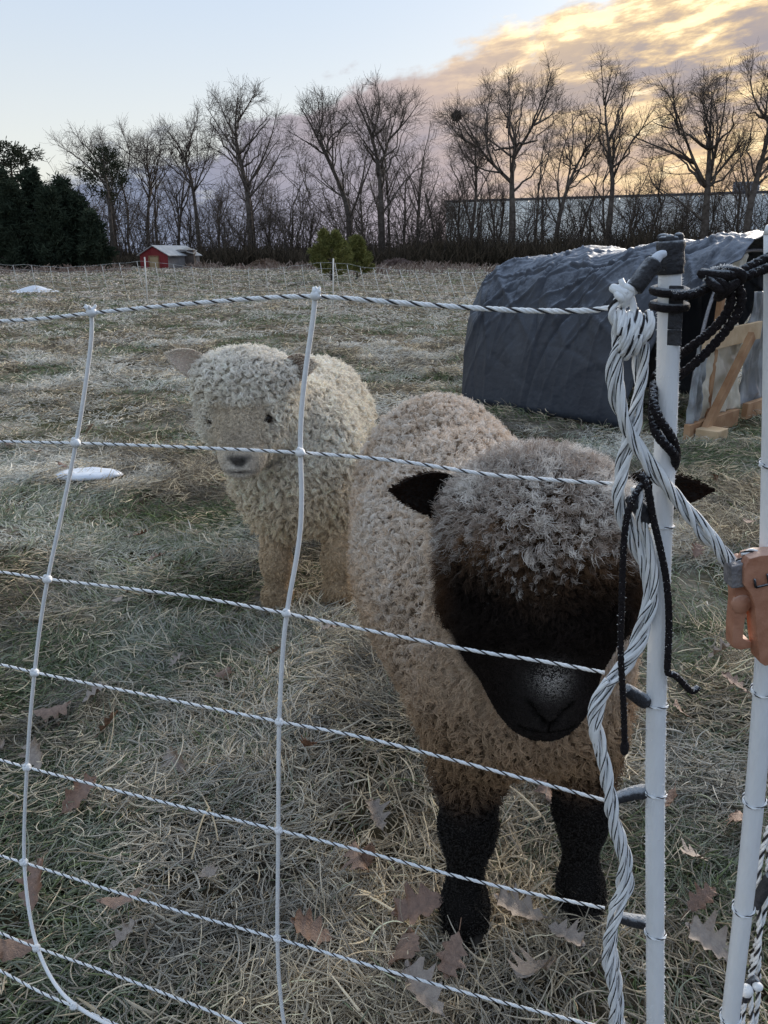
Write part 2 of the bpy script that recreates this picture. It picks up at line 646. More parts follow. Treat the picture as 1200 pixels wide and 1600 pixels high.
    print('grass blades', len(pts))
    # long pale loose stems on top
    n = 260
    fy = np.sqrt(rng.uniform(0.6, 30, n))
    fx = rng.uniform(-1, 1, n) * (0.6 * fy + 0.3)
    az = rng.uniform(0, 6.28, n)
    L = rng.uniform(0.10, 0.26, n)
    kp = rng.uniform(0.3, 0.8, n)
    ka = rng.normal(0, 0.5, n)
    q = np.zeros((n, 5, 3))
    z0 = gz(fx, fy) + rng.uniform(0.02, 0.055, n)
    for i in range(5):
        s = i / 4
        a2 = az + ka * (s > kp)
        q[:, i, 0] = fx + L * (np.minimum(s, kp) * np.cos(az) + np.maximum(s - kp, 0) * np.cos(az + ka))
        q[:, i, 1] = fy + L * (np.minimum(s, kp) * np.sin(az) + np.maximum(s - kp, 0) * np.sin(az + ka))
        q[:, i, 2] = z0 + rng.normal(0, 0.004, n)
    c = np.array((0.56, 0.48, 0.34)) * rng.uniform(0.6, 1.1, (n, 1))
    o = strands('grass', np.concatenate([pts, q]), np.concatenate([rd, np.broadcast_to(rng.uniform(0.0009, 0.0018, n)[:, None], (n, 5))]), np.concatenate([cs, c]), M_strand)
    tag(o, 'matted dead and green grass blades dusted with frost', 'grass', None, 'stuff')


make_grass()

# ------------------------------------------------------------------ bare trees
def unit(v):
    return v / (np.linalg.norm(v) + 1e-12)


class Tree:
    def __init__(self, base, seed):
        self.r = np.random.default_rng(seed)
        self.q = random.Random(seed)
        self.base = np.asarray(base, float)
        self.tubes, self.tw, self.fine = [], [], []

    def wander(self, p0, d, L, n, jit, lift):
        g = self.q.gauss
        x, y, z = (float(v) for v in p0)
        a, b_, c = (float(v) for v in d)
        out = [(x, y, z)]
        st = L / n
        m = math.sqrt(a * a + b_ * b_ + c * c)
        a, b_, c = a / m, b_ / m, c / m
        for _ in range(n):
            a, b_, c = a + g(0, jit), b_ + g(0, jit), c + g(0, jit) + lift
            m = math.sqrt(a * a + b_ * b_ + c * c)
            a, b_, c = a / m, b_ / m, c / m
            x, y, z = x + a * st, y + b_ * st, z + c * st
            out.append((x, y, z))
        return out

    def limb(self, path, r0, r1, level, dens=1.0):
        """path: main polyline; adds its tube and its side branches"""
        q = self.q
        path = [tuple(p) for p in path]
        n = len(path)
        ex = 1.0 if level == 0 else 1.35
        rad = [r1 + (r0 - r1) * (1 - i / (n - 1)) ** ex for i in range(n)]
        if level <= 2:
            self.tubes.append((path, rad, (8, 6, 3)[level]))
        else:
            (self.tw if level == 3 else self.fine).append((path, r0, r1))
        if level >= 4 or level == 0:
            return
        L = sum(math.dist(path[i], path[i + 1]) for i in range(n - 1))
        cnt = max(1, int(round((0, 8, 6, 4)[level] * dens * (0.8 + 0.4 * q.random()))))
        for i in range(cnt):
            t = min(0.22 + 0.78 * (i + q.random()) / cnt, 0.985)
            k = int(t * (n - 1))
            fr = t * (n - 1) - k
            A, B = path[k], path[k + 1]
            p = [A[j] + (B[j] - A[j]) * fr for j in range(3)]
            m = math.dist(A, B) + 1e-9
            d = [(B[j] - A[j]) / m for j in range(3)]
            w = [q.gauss(0, 1) for _ in range(3)]
            ax = (d[1] * w[2] - d[2] * w[1], d[2] * w[0] - d[0] * w[2], d[0] * w[1] - d[1] * w[0])
            m = math.sqrt(sum(v * v for v in ax)) + 1e-9
            ang = q.uniform(0.35, 0.95)
            nd = [d[j] * math.cos(ang) + ax[j] / m * math.sin(ang) for j in range(3)]
            nl = L * q.uniform(0.36, 0.60) * (1.10 - 0.90 * t)
            if level == 2:
                nl = max(nl, 0.9)
            if level == 3:
                nl = q.uniform(0.5, 1.15)
            rr = max((rad[k] * (1 - fr) + rad[k + 1] * fr) * q.uniform(0.36, 0.55), (0, 0.022, 0.012, 0.0075)[level])
            self.limb(self.wander(p, nd, nl, 5, 0.17, 0.05), rr, max(rr * 0.4, 0.0055), level + 1, dens)

    def build(self, name, label, group=None, cat='tree', tint=1.0):
        e = empty(name, self.base)
        tag(e, label, cat, group)
        b = MB()
        for p, r_, s in self.tubes:
            b.tube(np.array(p), np.array(r_), s)
        b.build('trunk', M_bark, e)
        tw = self.tw + self.fine
        if tw:
            c = np.array((0.115, 0.095, 0.082)) * tint * self.r.uniform(0.65, 1.35, (len(tw), 1))
            rd = np.array([np.linspace(q0, q1, 6) for _, q0, q1 in tw])
            strands('crown', np.array([p for p, _, _ in tw]), rd, c, M_fine, e)
        return e


def px_path(pts, F, r=None, spread=0.0, n=10):
    p = np.array([at(x, y, F) for x, y in pts])
    if r is not None and spread:
        off = r.normal(0, spread)
        p[:, 1] += np.linspace(0, 1, len(p)) * off
    return resample(chaikin(p, 2), n=n)


def traced_tree(F, trunk, limbs, r0, seed, label, dens=1.0):
    g = at(*trunk[0], F)
    g[2] = gz(g[0], g[1])
    t = Tree(g, seed)
    tp = px_path(trunk, F, n=12)
    tp[0] = g - np.array((0, 0, 0.3))
    t.limb(tp, r0 * 0.78, 0.04, 0)
    # the top half of the trunk carries branches as a limb
    t.limb(tp[5:], r0 * 0.4, 0.04, 1, dens)
    for k, (scale, pts) in enumerate(limbs):
        lp = px_path(pts, F, t.r, 2.2, 9)
        LIMB_TIPS.append(lp[-2])
        t.limb(lp, r0 * scale * 0.62, 0.03, 1, dens)
        # a few extra limbs in depth beside the traced ones
        d = unit(lp[-1] - lp[0])
        d = unit(d + np.array((t.r.normal(0, .3), t.r.choice((-1, 1)) * t.r.uniform(.5, 1.0), 0.15)))
        j = t.r.integers(0, 3)
        t.limb(t.wander(lp[j], d, np.linalg.norm(lp[-1] - lp[0]) * 0.7, 8, 0.12, 0.05), r0 * scale * 0.5, 0.03, 1, dens * 0.7)
    ends = np.array([px_path(p_, F, n=3)[-1] for _, p_ in limbs] + [tp[-1]])
    cen = (ends.mean(0) + tp[7]) / 2
    sx = max(2.6, 0.95 * (ends[:, 0].max() - ends[:, 0].min()) / 2)
    sz = max(1.5, (ends[:, 2].max() - cen[2]))
    for i in range(9):
        a_, h_ = i * 2.4 + t.r.uniform(0, .6), t.r.uniform(-0.25, 0.95)
        w_ = math.sqrt(max(0.05, 1 - h_ * h_))
        tgt = cen + np.array((math.cos(a_) * w_ * sx, math.sin(a_) * w_ * sx, h_ * sz)) * t.r.uniform(.75, 1.0)
        p0 = tp[t.r.integers(4, 9)]
        if tgt[2] < p0[2] + 0.5:
            p0 = tp[4]
        mid = p0 * .55 + tgt * .45 + np.array((t.r.normal(0, .35), t.r.normal(0, .35), -0.25 + t.r.normal(0, .3)))
        lp = resample(chaikin(np.array([p0, mid, tgt]), 3), n=9) + np.vstack([np.zeros(3), t.r.normal(0, .10, (8, 3))])
        t.limb(lp, r0 * t.r.uniform(.22, .34), 0.025, 1, dens * .62)
    return t.build('bare_tree', label, 'tall bare trees along the field edge')


TF = 74.0
LIMB_TIPS = []
traced_tree(TF, [(392, 388), (390, 335), (385, 290), (373, 240), (366, 200), (372, 150)],
            [(.5, [(386, 292), (408, 255), (424, 215), (432, 178)]), (.45, [(388, 310), (420, 275), (442, 235)]), (.45, [(374, 245), (345, 205), (318, 165)]),
             (.4, [(369, 215), (345, 175), (338, 148)]), (.35, [(380, 270), (350, 240), (320, 225)]), (.35, [(372, 190), (395, 160), (405, 150)])],
            0.40, 11, 'tall bare tree with round spreading crown right of the red shed')
traced_tree(TF + 2, [(545, 380), (546, 335), (532, 290), (508, 240), (486, 195), (470, 168)],
            [(.5, [(545, 345), (566, 290), (588, 235), (580, 180)]), (.5, [(540, 310), (510, 290), (478, 262)]), (.4, [(520, 265), (520, 210), (512, 160)]),
             (.35, [(505, 240), (480, 225), (458, 215)]), (.35, [(495, 215), (505, 180), (500, 150)])],
            0.36, 12, 'bare tree leaning over with a forked trunk behind the pine saplings')
traced_tree(TF - 2, [(597, 382), (596, 330), (594, 280), (588, 235), (572, 190), (556, 155)],
            [(.5, [(593, 270), (606, 220), (618, 180), (622, 145)]), (.45, [(597, 335), (622, 295), (648, 262), (668, 255)]), (.4, [(592, 250), (570, 225), (545, 190)]),
             (.4, [(606, 220), (635, 190), (652, 165)]), (.35, [(582, 215), (595, 170), (590, 140)])],
            0.40, 13, 'tall straight bare tree with a crooked low limb behind the pine saplings')
nest_at = len(LIMB_TIPS)
nest_tree = traced_tree(TF - 4, [(800, 372), (801, 330), (799, 280), (803, 245), (806, 215), (792, 175)],
            [(.62, [(799, 285), (770, 255), (745, 225), (728, 195), (703, 165)]), (.55, [(803, 245), (828, 205), (848, 165), (858, 118)]), (.45, [(770, 255), (758, 215), (765, 165), (775, 130)]),
             (.4, [(792, 200), (800, 160), (796, 125)]), (.4, [(745, 230), (715, 215), (695, 190)]), (.4, [(835, 195), (870, 175), (885, 150)]), (.35, [(786, 270), (750, 265), (722, 235)])],
            0.42, 14, 'wide bare tree with a squirrel nest high in its crown', 1.1)
traced_tree(TF, [(950, 365), (956, 310), (958, 280), (950, 220), (944, 165), (950, 135)],
            [(.4, [(958, 275), (980, 225), (1000, 195), (1035, 185)]), (.35, [(945, 170), (960, 135), (972, 105)]), (.3, [(944, 165), (938, 125), (932, 100)]),
             (.3, [(957, 290), (966, 240), (975, 215)])],
            0.36, 15, 'slender bare tree topped by an upright broom of twigs', 0.8)
traced_tree(TF - 6, [(1100, 372), (1103, 330), (1106, 290), (1108, 240), (1110, 195), (1112, 150)],
            [(.62, [(1104, 292), (1082, 255), (1062, 205), (1046, 165), (1020, 130)]), (.5, [(1108, 285), (1130, 225), (1144, 175), (1142, 125)]), (.5, [(1085, 255), (1055, 238), (1020, 222), (985, 205)]),
             (.45, [(1110, 282), (1140, 250), (1165, 220)]), (.45, [(1098, 345), (1065, 312), (1032, 290)]), (.4, [(1062, 210), (1040, 190), (1012, 182)]), (.35, [(1110, 200), (1095, 160), (1100, 130)])],
            0.46, 16, 'thick low-forking bare tree above the tarp shelter', 1.1)
traced_tree(TF - 8, [(1165, 372), (1172, 320), (1185, 270), (1200, 215), (1208, 160), (1205, 110)],
            [(.5, [(1172, 320), (1170, 270), (1176, 220)]), (.5, [(1190, 255), (1225, 215), (1250, 170)]), (.45, [(1203, 195), (1180, 165), (1168, 130), (1172, 100)]), (.4, [(1206, 150), (1225, 120), (1230, 95)]),
             (.4, [(1180, 290), (1215, 270), (1245, 255)])],
            0.42, 17, 'bare tree curving outward beyond the second white post')
traced_tree(TF + 2, [(868, 370), (878, 320), (888, 290), (902, 255), (925, 220), (940, 200)],
            [(.5, [(876, 330), (868, 280), (880, 220), (905, 175)]), (.5, [(884, 300), (900, 240), (908, 200), (912, 165)]), (.45, [(870, 350), (850, 300), (850, 250), (870, 195)]), (.4, [(895, 270), (925, 255), (950, 215)])],
            0.30, 18, 'multi-stemmed bare tree with thin leaning trunks')
traced_tree(TF + 4, [(735, 372), (742, 330), (745, 280), (742, 235), (745, 200)],
            [(.4, [(743, 300), (725, 265), (718, 230)]), (.4, [(745, 270), (765, 240), (770, 210)])], 0.24, 19, 'thin straight bare tree beneath the nest', 0.8)
traced_tree(TF + 6, [(312, 388), (306, 330), (300, 280), (285, 235), (262, 205)],
            [(.5, [(303, 300), (325, 250), (335, 205)]), (.45, [(290, 245), (300, 205), (305, 180)]), (.4, [(300, 290), (270, 260), (245, 235)])], 0.30, 20, 'leaning bare tree directly behind the red shed')
traced_tree(TF + 8, [(180, 385), (178, 330), (165, 280), (150, 245), (128, 222)],
            [(.5, [(170, 300), (150, 270), (112, 240), (85, 225)]), (.45, [(177, 320), (200, 270), (205, 235), (190, 205)]), (.4, [(160, 270), (165, 235), (160, 215)])], 0.30, 21, 'pale bare tree with spreading crown beside the dark evergreens')
traced_tree(TF + 8, [(232, 388), (230, 340), (236, 290), (228, 250), (232, 215)],
            [(.45, [(233, 300), (255, 260), (265, 215)]), (.4, [(232, 270), (212, 240), (205, 220)])], 0.26, 22, 'slim bare tree between the evergreens and the red shed')


def wild_tree(px, py_top, F, seed, r0=0.16, spread=0.5, group_label=None):
    b = on_px(px, F)
    t = Tree(b, seed)
    top = at(px, py_top, F)[2]
    hgt = max(top, 3.0)
    tp = t.wander(b - np.array((0, 0, 0.2)), (t.r.normal(0, .06), t.r.normal(0, .06), 1), hgt * 0.62, 9, 0.07, 0.05)
    tp = np.array(tp)
    t.limb(tp, r0, r0 * 0.3, 0)
    t.limb(tp[4:], r0 * 0.6, r0 * 0.25, 1, 0.5)
    for i in range(t.r.integers(4, 7)):
        k = t.r.integers(3, 10)
        a = t.r.uniform(0, 6.28)
        d = (math.cos(a) * spread, math.sin(a) * spread, 1)
        t.limb(t.wander(tp[k], d, hgt * t.r.uniform(0.28, 0.44), 8, 0.12, 0.05), r0 * 0.42, 0.025, 1, 0.68)
    return t.build('bare_tree', group_label or 'slim bare tree filling in the far tree line', 'slim bare trees in the tree line')


def on_px(px, F):
    p = at(px, 400, F)
    return np.array((p[0], F, float(gz(p[0], F))))


for i, (x, yt, F, r0, sp) in enumerate([(205, 250, 84, .17, .5), (252, 215, 86, .2, .6), (275, 200, 80, .2, .55), (342, 240, 84, .18, .6), (348, 300, 78, .15, .6), (425, 290, 82, .14, .5), (455, 255, 86, .2, .6),
                                   (482, 270, 82, .16, .5), (515, 300, 80, .12, .5), (568, 230, 88, .2, .6), (630, 200, 86, .2, .6), (652, 180, 84, .2, .5), (690, 215, 84, .2, .5), (684, 320, 78, .12, .6), (716, 238, 82, .15, .3),
                                   (772, 220, 86, .18, .5), (835, 200, 86, .18, .4), (846, 225, 80, .16, .35), (905, 230, 84, .18, .5), (925, 250, 80, .16, .5), (985, 250, 82, .18, .55), (1005, 230, 78, .2, .6), (1030, 280, 80, .14, .6),
                                   (1070, 260, 86, .18, .5), (1130, 250, 86, .18, .6), (1150, 190, 84, .18, .5), (1225, 200, 80, .2, .6), (1270, 150, 78, .25, .6), (1330, 170, 80, .25, .6), (-40, 260, 86, .2, .6), (60, 270, 90, .2, .6)] + [(q_.uniform(110, 1190), q_.uniform(185, 300), q_.uniform(78, 96), q_.uniform(.10, .2), q_.uniform(.4, .9)) for q_ in [random.Random(9)] for _ in range(24)]):
    where = ('behind the dark evergreens' if x < 190 else 'near the red shed' if x < 360 else 'behind the pine saplings' if x < 640 else 'around the nest tree' if x < 860 else 'beyond the tarp shelter')
    wild_tree(x, yt, F, 100 + i, r0, sp, 'slim bare tree in the far tree line ' + where)

# squirrel nest
npx = LIMB_TIPS[nest_at] + np.array((0, 0, 0.15))
b = MB()
r_ = np.random.default_rng(5)
for i in range(70):
    d = unit(r_.normal(0, 1, 3))
    e_ = unit(np.cross(d, r_.normal(0, 1, 3)))
    c_ = npx + d * 0.36 * r_.uniform(.5, 1)
    b.tube(np.array([c_ - e_ * .35, c_ + d * 0.05, c_ + e_ * .35]), 0.035, 4)
b.ball(npx, (0.36, 0.36, 0.32))
o = b.build('nest', mat('nest_leaves', (0.035, 0.027, 0.02), (0.06, 0.045, 0.035), 4, 0.9), None, origin=npx)
tag(o, 'round dark squirrel nest of leaves high in the wide bare tree', 'nest')

# ------------------------------------------------------------------ evergreens
def conifer(name, px, py_top, F, width, seed, label, group, c1, c2, nb=13000, base_py=None, trunk_clear=0.02, shape='cone'):
    r = np.random.default_rng(seed)
    b = on_px(px, F)
    hgt = at(px, py_top, F)[2] - b[2]
    e = empty(name, b)
    tag(e, label, 'tree', group)
    tb = MB()
    tb.tube(np.array([b - (0, 0, .2), b + (0.05, 0, hgt * .5), b + (0, 0, hgt * .96)]), np.array((0.02 * hgt + .03, 0.013 * hgt + .02, .02)), 7)
    nbr = int(70 if shape == 'cone' else 26)
    tips = []
    for i in range(nbr):
        s = trunk_clear + (0.98 - trunk_clear) * (i + r.random()) / nbr
        if shape == 'cone':
            rad = width * (1 - s) ** 0.62 * r.uniform(0.6, 1.25) * min(1, 0.7 + s * 4)
        else:
            rad = width * (math.sin(math.pi * min(1, max(0.02, (s - trunk_clear) / (1 - trunk_clear)) * 0.85 + 0.12))) * r.uniform(0.6, 1.1)
        a = i * 2.4 + r.normal(0, .3)
        p0 = b + np.array((0, 0, hgt * s))
        p1 = p0 + np.array((math.cos(a) * rad, math.sin(a) * rad, rad * (0.45 if shape == 'cone' else 0.35)))
        mid = (p0 + p1) / 2 + np.array((0, 0, -0.06 * rad))
        tb.tube(np.array([p0, mid, p1]), np.array((0.035, 0.025, 0.01)) * hgt / 7, 4)
        tips.append((p0, p1, rad))
    tb.build('trunk', M_bark, e)
    pts, cs = [], []
    w = np.array([t[2] + 0.15 for t in tips])
    cnt = (nb * w / w.sum()).astype(int)
    for (p0, p1, rad), n in zip(tips, cnt):
        # clumps of sprays along the branch
        nc = max(3, int(rad * 5))
        cs_ = r.uniform(0.25 if shape == 'cone' else 0.55, 1.02, nc) ** 0.7
        cen = p0 + (p1 - p0) * cs_[:, None] + r.normal(0, 0.10 * (0.6 + rad), (nc, 3)) * (1, 1, 0.7)
        k = r.integers(0, nc, n)
        c = cen[k] + r.normal(0, 0.13 if shape == 'cone' else 0.16, (n, 3))
        d = r.normal(0, 1, (n, 3)) + np.array((0, 0, 0.5)) + unit(p1 - p0) * 1.0
        d /= np.linalg.norm(d, axis=1, keepdims=True)
        L = r.uniform(0.12, 0.42, n)[:, None]
        q = np.stack([c, c + d * L * 0.5, c + d * L + np.array((0, 0, -0.02))], 1)
        pts.append(q)
        t_ = (r.uniform(0, 1, nc)[k] * 0.6 + r.uniform(0, 1, n) * 0.4)[:, None]
        cs.append(np.array(c1) * (1 - t_) + np.array(c2) * t_)
    pts, cs = np.concatenate(pts), np.concatenate(cs)
    strands('crown', pts, np.array((0.022, 0.030, 0.010)) * (F / 55) * (1 if shape == 'cone' else 0.8), cs, M_fine, e)
    return e


dk1, dk2 = (0.016, 0.025, 0.018), (0.062, 0.080, 0.052)
ev = [(2, 288, 52, 1.25, 'broad dark evergreen at the outer end of the cedar clump'), (66, 262, 54, 1.3, 'tallest pointed dark cedar in the evergreen clump'),
      (108, 280, 52.5, 1.2, 'dark cedar near the shed end of the evergreen clump'), (148, 335, 51, 0.95, 'low dark cedar ending the evergreen clump toward the shed')]
for i, (x, yt, F, w, lb) in enumerate(ev):
    conifer('cedar_tree', x, yt, F, w, 200 + i, lb, 'dark evergreens', dk1, dk2, 9500)
for x, yt, F, w in [(-45, 280, 53, 1.3), (-100, 270, 55, 1.3), (32, 286, 50.5, 1.15), (86, 296, 50.5, 1.1), (130, 305, 52, 1.05), (22, 266, 55, 1.2)]:
    conifer('cedar_tree', x, yt, F, w, 230 + int(x), 'dark cedar standing in the evergreen clump', 'dark evergreens', dk1, dk2, 8500)
conifer('pine_tree', 36, 226, 62, 2.0, 240, 'tall pine with rounded crown rising behind the dark evergreens', None, (0.024, 0.032, 0.02), (0.07, 0.076, 0.048), 2300, None, 0.62, 'round')
conifer('pine_tree', 178, 230, 68, 1.9, 241, 'slim pine with tufted crown left of the red shed', None, (0.028, 0.035, 0.022), (0.075, 0.080, 0.052), 1500, None, 0.55, 'round')


def sapling(px, py_top, py_base, seed, label, w):
    r = np.random.default_rng(seed)
    b = on_ground(px, py_base)
    F = b[1]
    hgt = at(px, py_top, F)[2] - b[2]
    e = empty('pine_sapling', b)
    tag(e, label, 'sapling', 'young pines')
    tb = MB()
    tb.tube(np.array([b - (0, 0, .1), b + (0.02, 0, hgt * .5), b + (0, 0, hgt * .95)]), np.array((0.05, 0.035, .015)), 6)
    pts, cs = [], []
    nbr = 34
    for i in range(nbr):
        s = 0.06 + 0.9 * i / nbr
        rad = w * (1 - s) ** 0.55 * r.uniform(0.7, 1.15)
        a = i * 2.4 + r.normal(0, .3)
        p0 = b + np.array((0, 0, hgt * s))
        p1 = p0 + np.array((math.cos(a) * rad, math.sin(a) * rad, rad * 0.55 + 0.05))
        tb.tube(np.array([p0, (p0 + p1) / 2 - (0, 0, .03), p1]), np.array((0.018, 0.014, 0.008)), 4)
        for tt in (0.45, 0.7, 0.85, 1.0):
            c = p0 + (p1 - p0) * tt
            n = 60
            d = unit(p1 - p0) + r.normal(0, 0.55, (n, 3)) + np.array((0, 0, 0.25))
            d /= np.linalg.norm(d, axis=1, keepdims=True)
            L = r.uniform(0.13, 0.24, n)[:, None]
            c = c + r.normal(0, 0.03, (n, 3))
            pts.append(np.stack([c, c + d * L * .5, c + d * L - (0, 0, .015)], 1))
            t_ = r.uniform(0, 1, (n, 1))
            cs.append(np.array((0.085, 0.105, 0.035)) * (1 - t_) + np.array((0.30, 0.29, 0.11)) * t_)
    tb.build('trunk', M_bark, e)
    strands('needles', np.concatenate(pts), np.array((0.009, 0.011, 0.004)), np.concatenate(cs), M_fine, e)


sapling(518, 366, 441, 301, 'taller bushy young pine in the field before the tree line', 0.95)
sapling(558, 373, 436, 302, 'shorter young pine close beside the taller one', 0.65)

# ------------------------------------------------------------------ thicket and scrub
def thicket():
    n = 52000
    fy = rng.uniform(66, 82, n)
    px = rng.uniform(-260, 1460, n)
    x = (px - 600) / FPX * fy * 1.0
    top = 1.8 + 2.6 * (fbm(x * 0.22, fy * 0.1, 71) - 0.5) + 0.9 * np.clip((px - 600) / 400, -0.3, 1)
    b = np.stack([x, fy, gz(x, fy)], 1)
    L = rng.uniform(0.5, 1.15, n) * top
    L *= np.where(rng.uniform(0, 1, n) < 0.04, 1.5, 1)
    d = np.stack([rng.normal(0, 0.35, n), rng.normal(0, 0.35, n), np.ones(n)], 1)
    d /= np.linalg.norm(d, axis=1, keepdims=True)
    k = 5
    pts = np.zeros((n, k, 3))
    p = b
    for i in range(k):
        pts[:, i] = p
        d = d + rng.normal(0, 0.28, (n, 3)) * (1, 1, 0.4)
        d /= np.linalg.norm(d, axis=1, keepdims=True)
        p = p + d * (L / (k - 1))[:, None]
    t = rng.uniform(0, 1, (n, 1))
    c = np.array((0.032, 0.028, 0.020)) * (1 - t) + np.array((0.12, 0.095, 0.070)) * t
    m = 1100
    fy = rng.uniform(67, 86, m)
    px = rng.uniform(150, 1460, m)
    x = (px - 600) / FPX * fy
    cl_ = fbm(x * 0.3, fy * 0.2, 77)
    hh = rng.uniform(2.0, 8.0, m) * (0.35 + 1.1 * cl_)
    b = np.stack([x, fy, gz(x, fy)], 1)
    d = np.stack([rng.normal(0, 0.16, m), rng.normal(0, 0.16, m), np.ones(m)], 1)
    wp = np.zeros((m, k, 3))
    p = b
    for i in range(k):
        wp[:, i] = p
        d = d + rng.normal(0, 0.22, (m, 3)) * (1, 1, 0.2)
        p = p + d * (hh / (k - 1))[:, None]
    # side twigs on the whips
    j = rng.integers(0, m, 13000)
    lv = rng.uniform(0.25, 1.0, 13000) * (k - 1)
    i0 = np.minimum(lv.astype(int), k - 2)
    fr = (lv - i0)[:, None]
    a0 = wp[j, i0] * (1 - fr) + wp[j, i0 + 1] * fr
    sd_ = np.stack([rng.normal(0, 0.8, 13000), rng.normal(0, 0.8, 13000), rng.uniform(0.1, 1.0, 13000)], 1)
    sl = rng.uniform(0.4, 1.9, 13000)[:, None]
    tp_ = np.stack([a0 + sd_ * sl * q_ + rng.normal(0, 0.05, (13000, 3)) * q_ for q_ in np.linspace(0, 1, k)], 1)
    pts = np.concatenate([pts, wp, tp_])
    c = np.concatenate([c, np.array((0.09, 0.075, 0.065)) * rng.uniform(.6, 1.3, (m + 13000, 1))])
    rd_ = np.concatenate([np.tile(np.array((0.035, 0.03, 0.025, 0.018, 0.01)), (n, 1)), np.array((0.045, .04, .034, .025, .012)) * rng.uniform(.4, 1.1, (m, 1)), np.tile(np.array((.016, .014, .012, .010, .007)), (13000, 1))])
    o = strands('thicket', pts, rd_, c, M_fine)
    tag(o, 'dark leafless brush growing under the far trees', 'brush', None, 'stuff')
    # pale dry weeds at the field's far edge
    n = 9000
    fy = rng.uniform(42, 64, n)
    px = rng.uniform(-200, 1400, n)
    x = (px - 600) / FPX * fy
    dens = fbm(x * 0.15, fy * 0.15, 81)
    keep = dens > 0.47
    fy, x, dens = fy[keep], x[keep], dens[keep]
    n = len(x)
    b = np.stack([x, fy, gz(x, fy)], 1)
    L = rng.uniform(0.4, 1.0, n) * (0.4 + 1.4 * (dens - 0.4))
    d = np.stack([rng.normal(0, 0.3, n), rng.normal(0, 0.3, n), np.ones(n)], 1)
    pts = np.stack([b, b + d * L[:, None] * .5, b + d * L[:, None] + np.stack([rng.normal(0, .15, n), rng.normal(0, .15, n), -0.05 * np.ones(n)], 1)], 1)
    t = rng.uniform(0, 1, (n, 1))
    c = np.array((0.17, 0.115, 0.095)) * (1 - t) + np.array((0.34, 0.28, 0.24)) * t
    o = strands('weeds', pts, np.array((0.022, 0.028, 0.012)), c, M_fine)
    tag(o, 'pale dry weeds along the far side of the pasture', 'weeds', None, 'stuff')


thicket()

M_shrub = None
def shrub(px, py, w, h, seed, c1, c2, label, n=900):
    r = np.random.default_rng(seed)
    b = on_ground(px, py)
    d = r.normal(0, 1, (n, 3)) * (1, 1, 0.8)
    d[:, 2] = np.abs(d[:, 2]) + 0.15
    d /= np.linalg.norm(d, axis=1, keepdims=True)
    L = r.uniform(0.45, 1.0, n)[:, None]
    tip = b + d * L * np.array((w, w, h))
    base = b + np.stack([r.normal(0, w * .12, n), r.normal(0, w * .12, n), np.zeros(n)], 1)
    mid = (base + tip) / 2 + r.normal(0, w * .06, (n, 3)) + np.array((0, 0, h * .08))
    t = r.uniform(0, 1, (n, 1))
    o = strands('shrub', np.stack([base, mid, tip], 1) - b, np.array((0.02, 0.02, 0.010)), np.array(c1) * (1 - t) + np.array(c2) * t, M_fine)
    o.location = b
    tag(o, label, 'shrub', 'leafless shrubs at the field edge')


shrub(122, 416, 1.1, 0.75, 401, (0.20, 0.17, 0.15), (0.34, 0.31, 0.29), 'pale leafless shrub at the foot of the dark evergreens')
shrub(60, 418, 1.3, 0.7, 402, (0.10, 0.07, 0.05), (0.20, 0.15, 0.12), 'brownish shrub under the tallest cedar')
shrub(415, 418, 1.4, 0.8, 403, (0.14, 0.09, 0.06), (0.30, 0.23, 0.18), 'russet dry shrub on the shed side of the pine saplings')
shrub(470, 416, 1.2, 0.7, 404, (0.16, 0.12, 0.09), (0.32, 0.26, 0.22), 'tan dry shrub just short of the taller pine sapling')
shrub(620, 418, 1.6, 0.8, 405, (0.15, 0.10, 0.09), (0.28, 0.22, 0.20), 'low mauve-brown shrub beyond the shorter pine sapling')
shrub(700, 416, 1.9, 0.7, 406, (0.16, 0.09, 0.085), (0.26, 0.19, 0.18), 'wide reddish shrub near the tarp shelter')
shrub(340, 405, 1.6, 2.3, 407, (0.012, 0.016, 0.012), (0.04, 0.042, 0.032), 'dark evergreen bush below the leaning bare tree', 2600)
shrub(570, 405, 1.6, 2.0, 408, (0.012, 0.015, 0.012), (0.045, 0.045, 0.035), 'dark bush behind the shorter pine sapling', 2200)

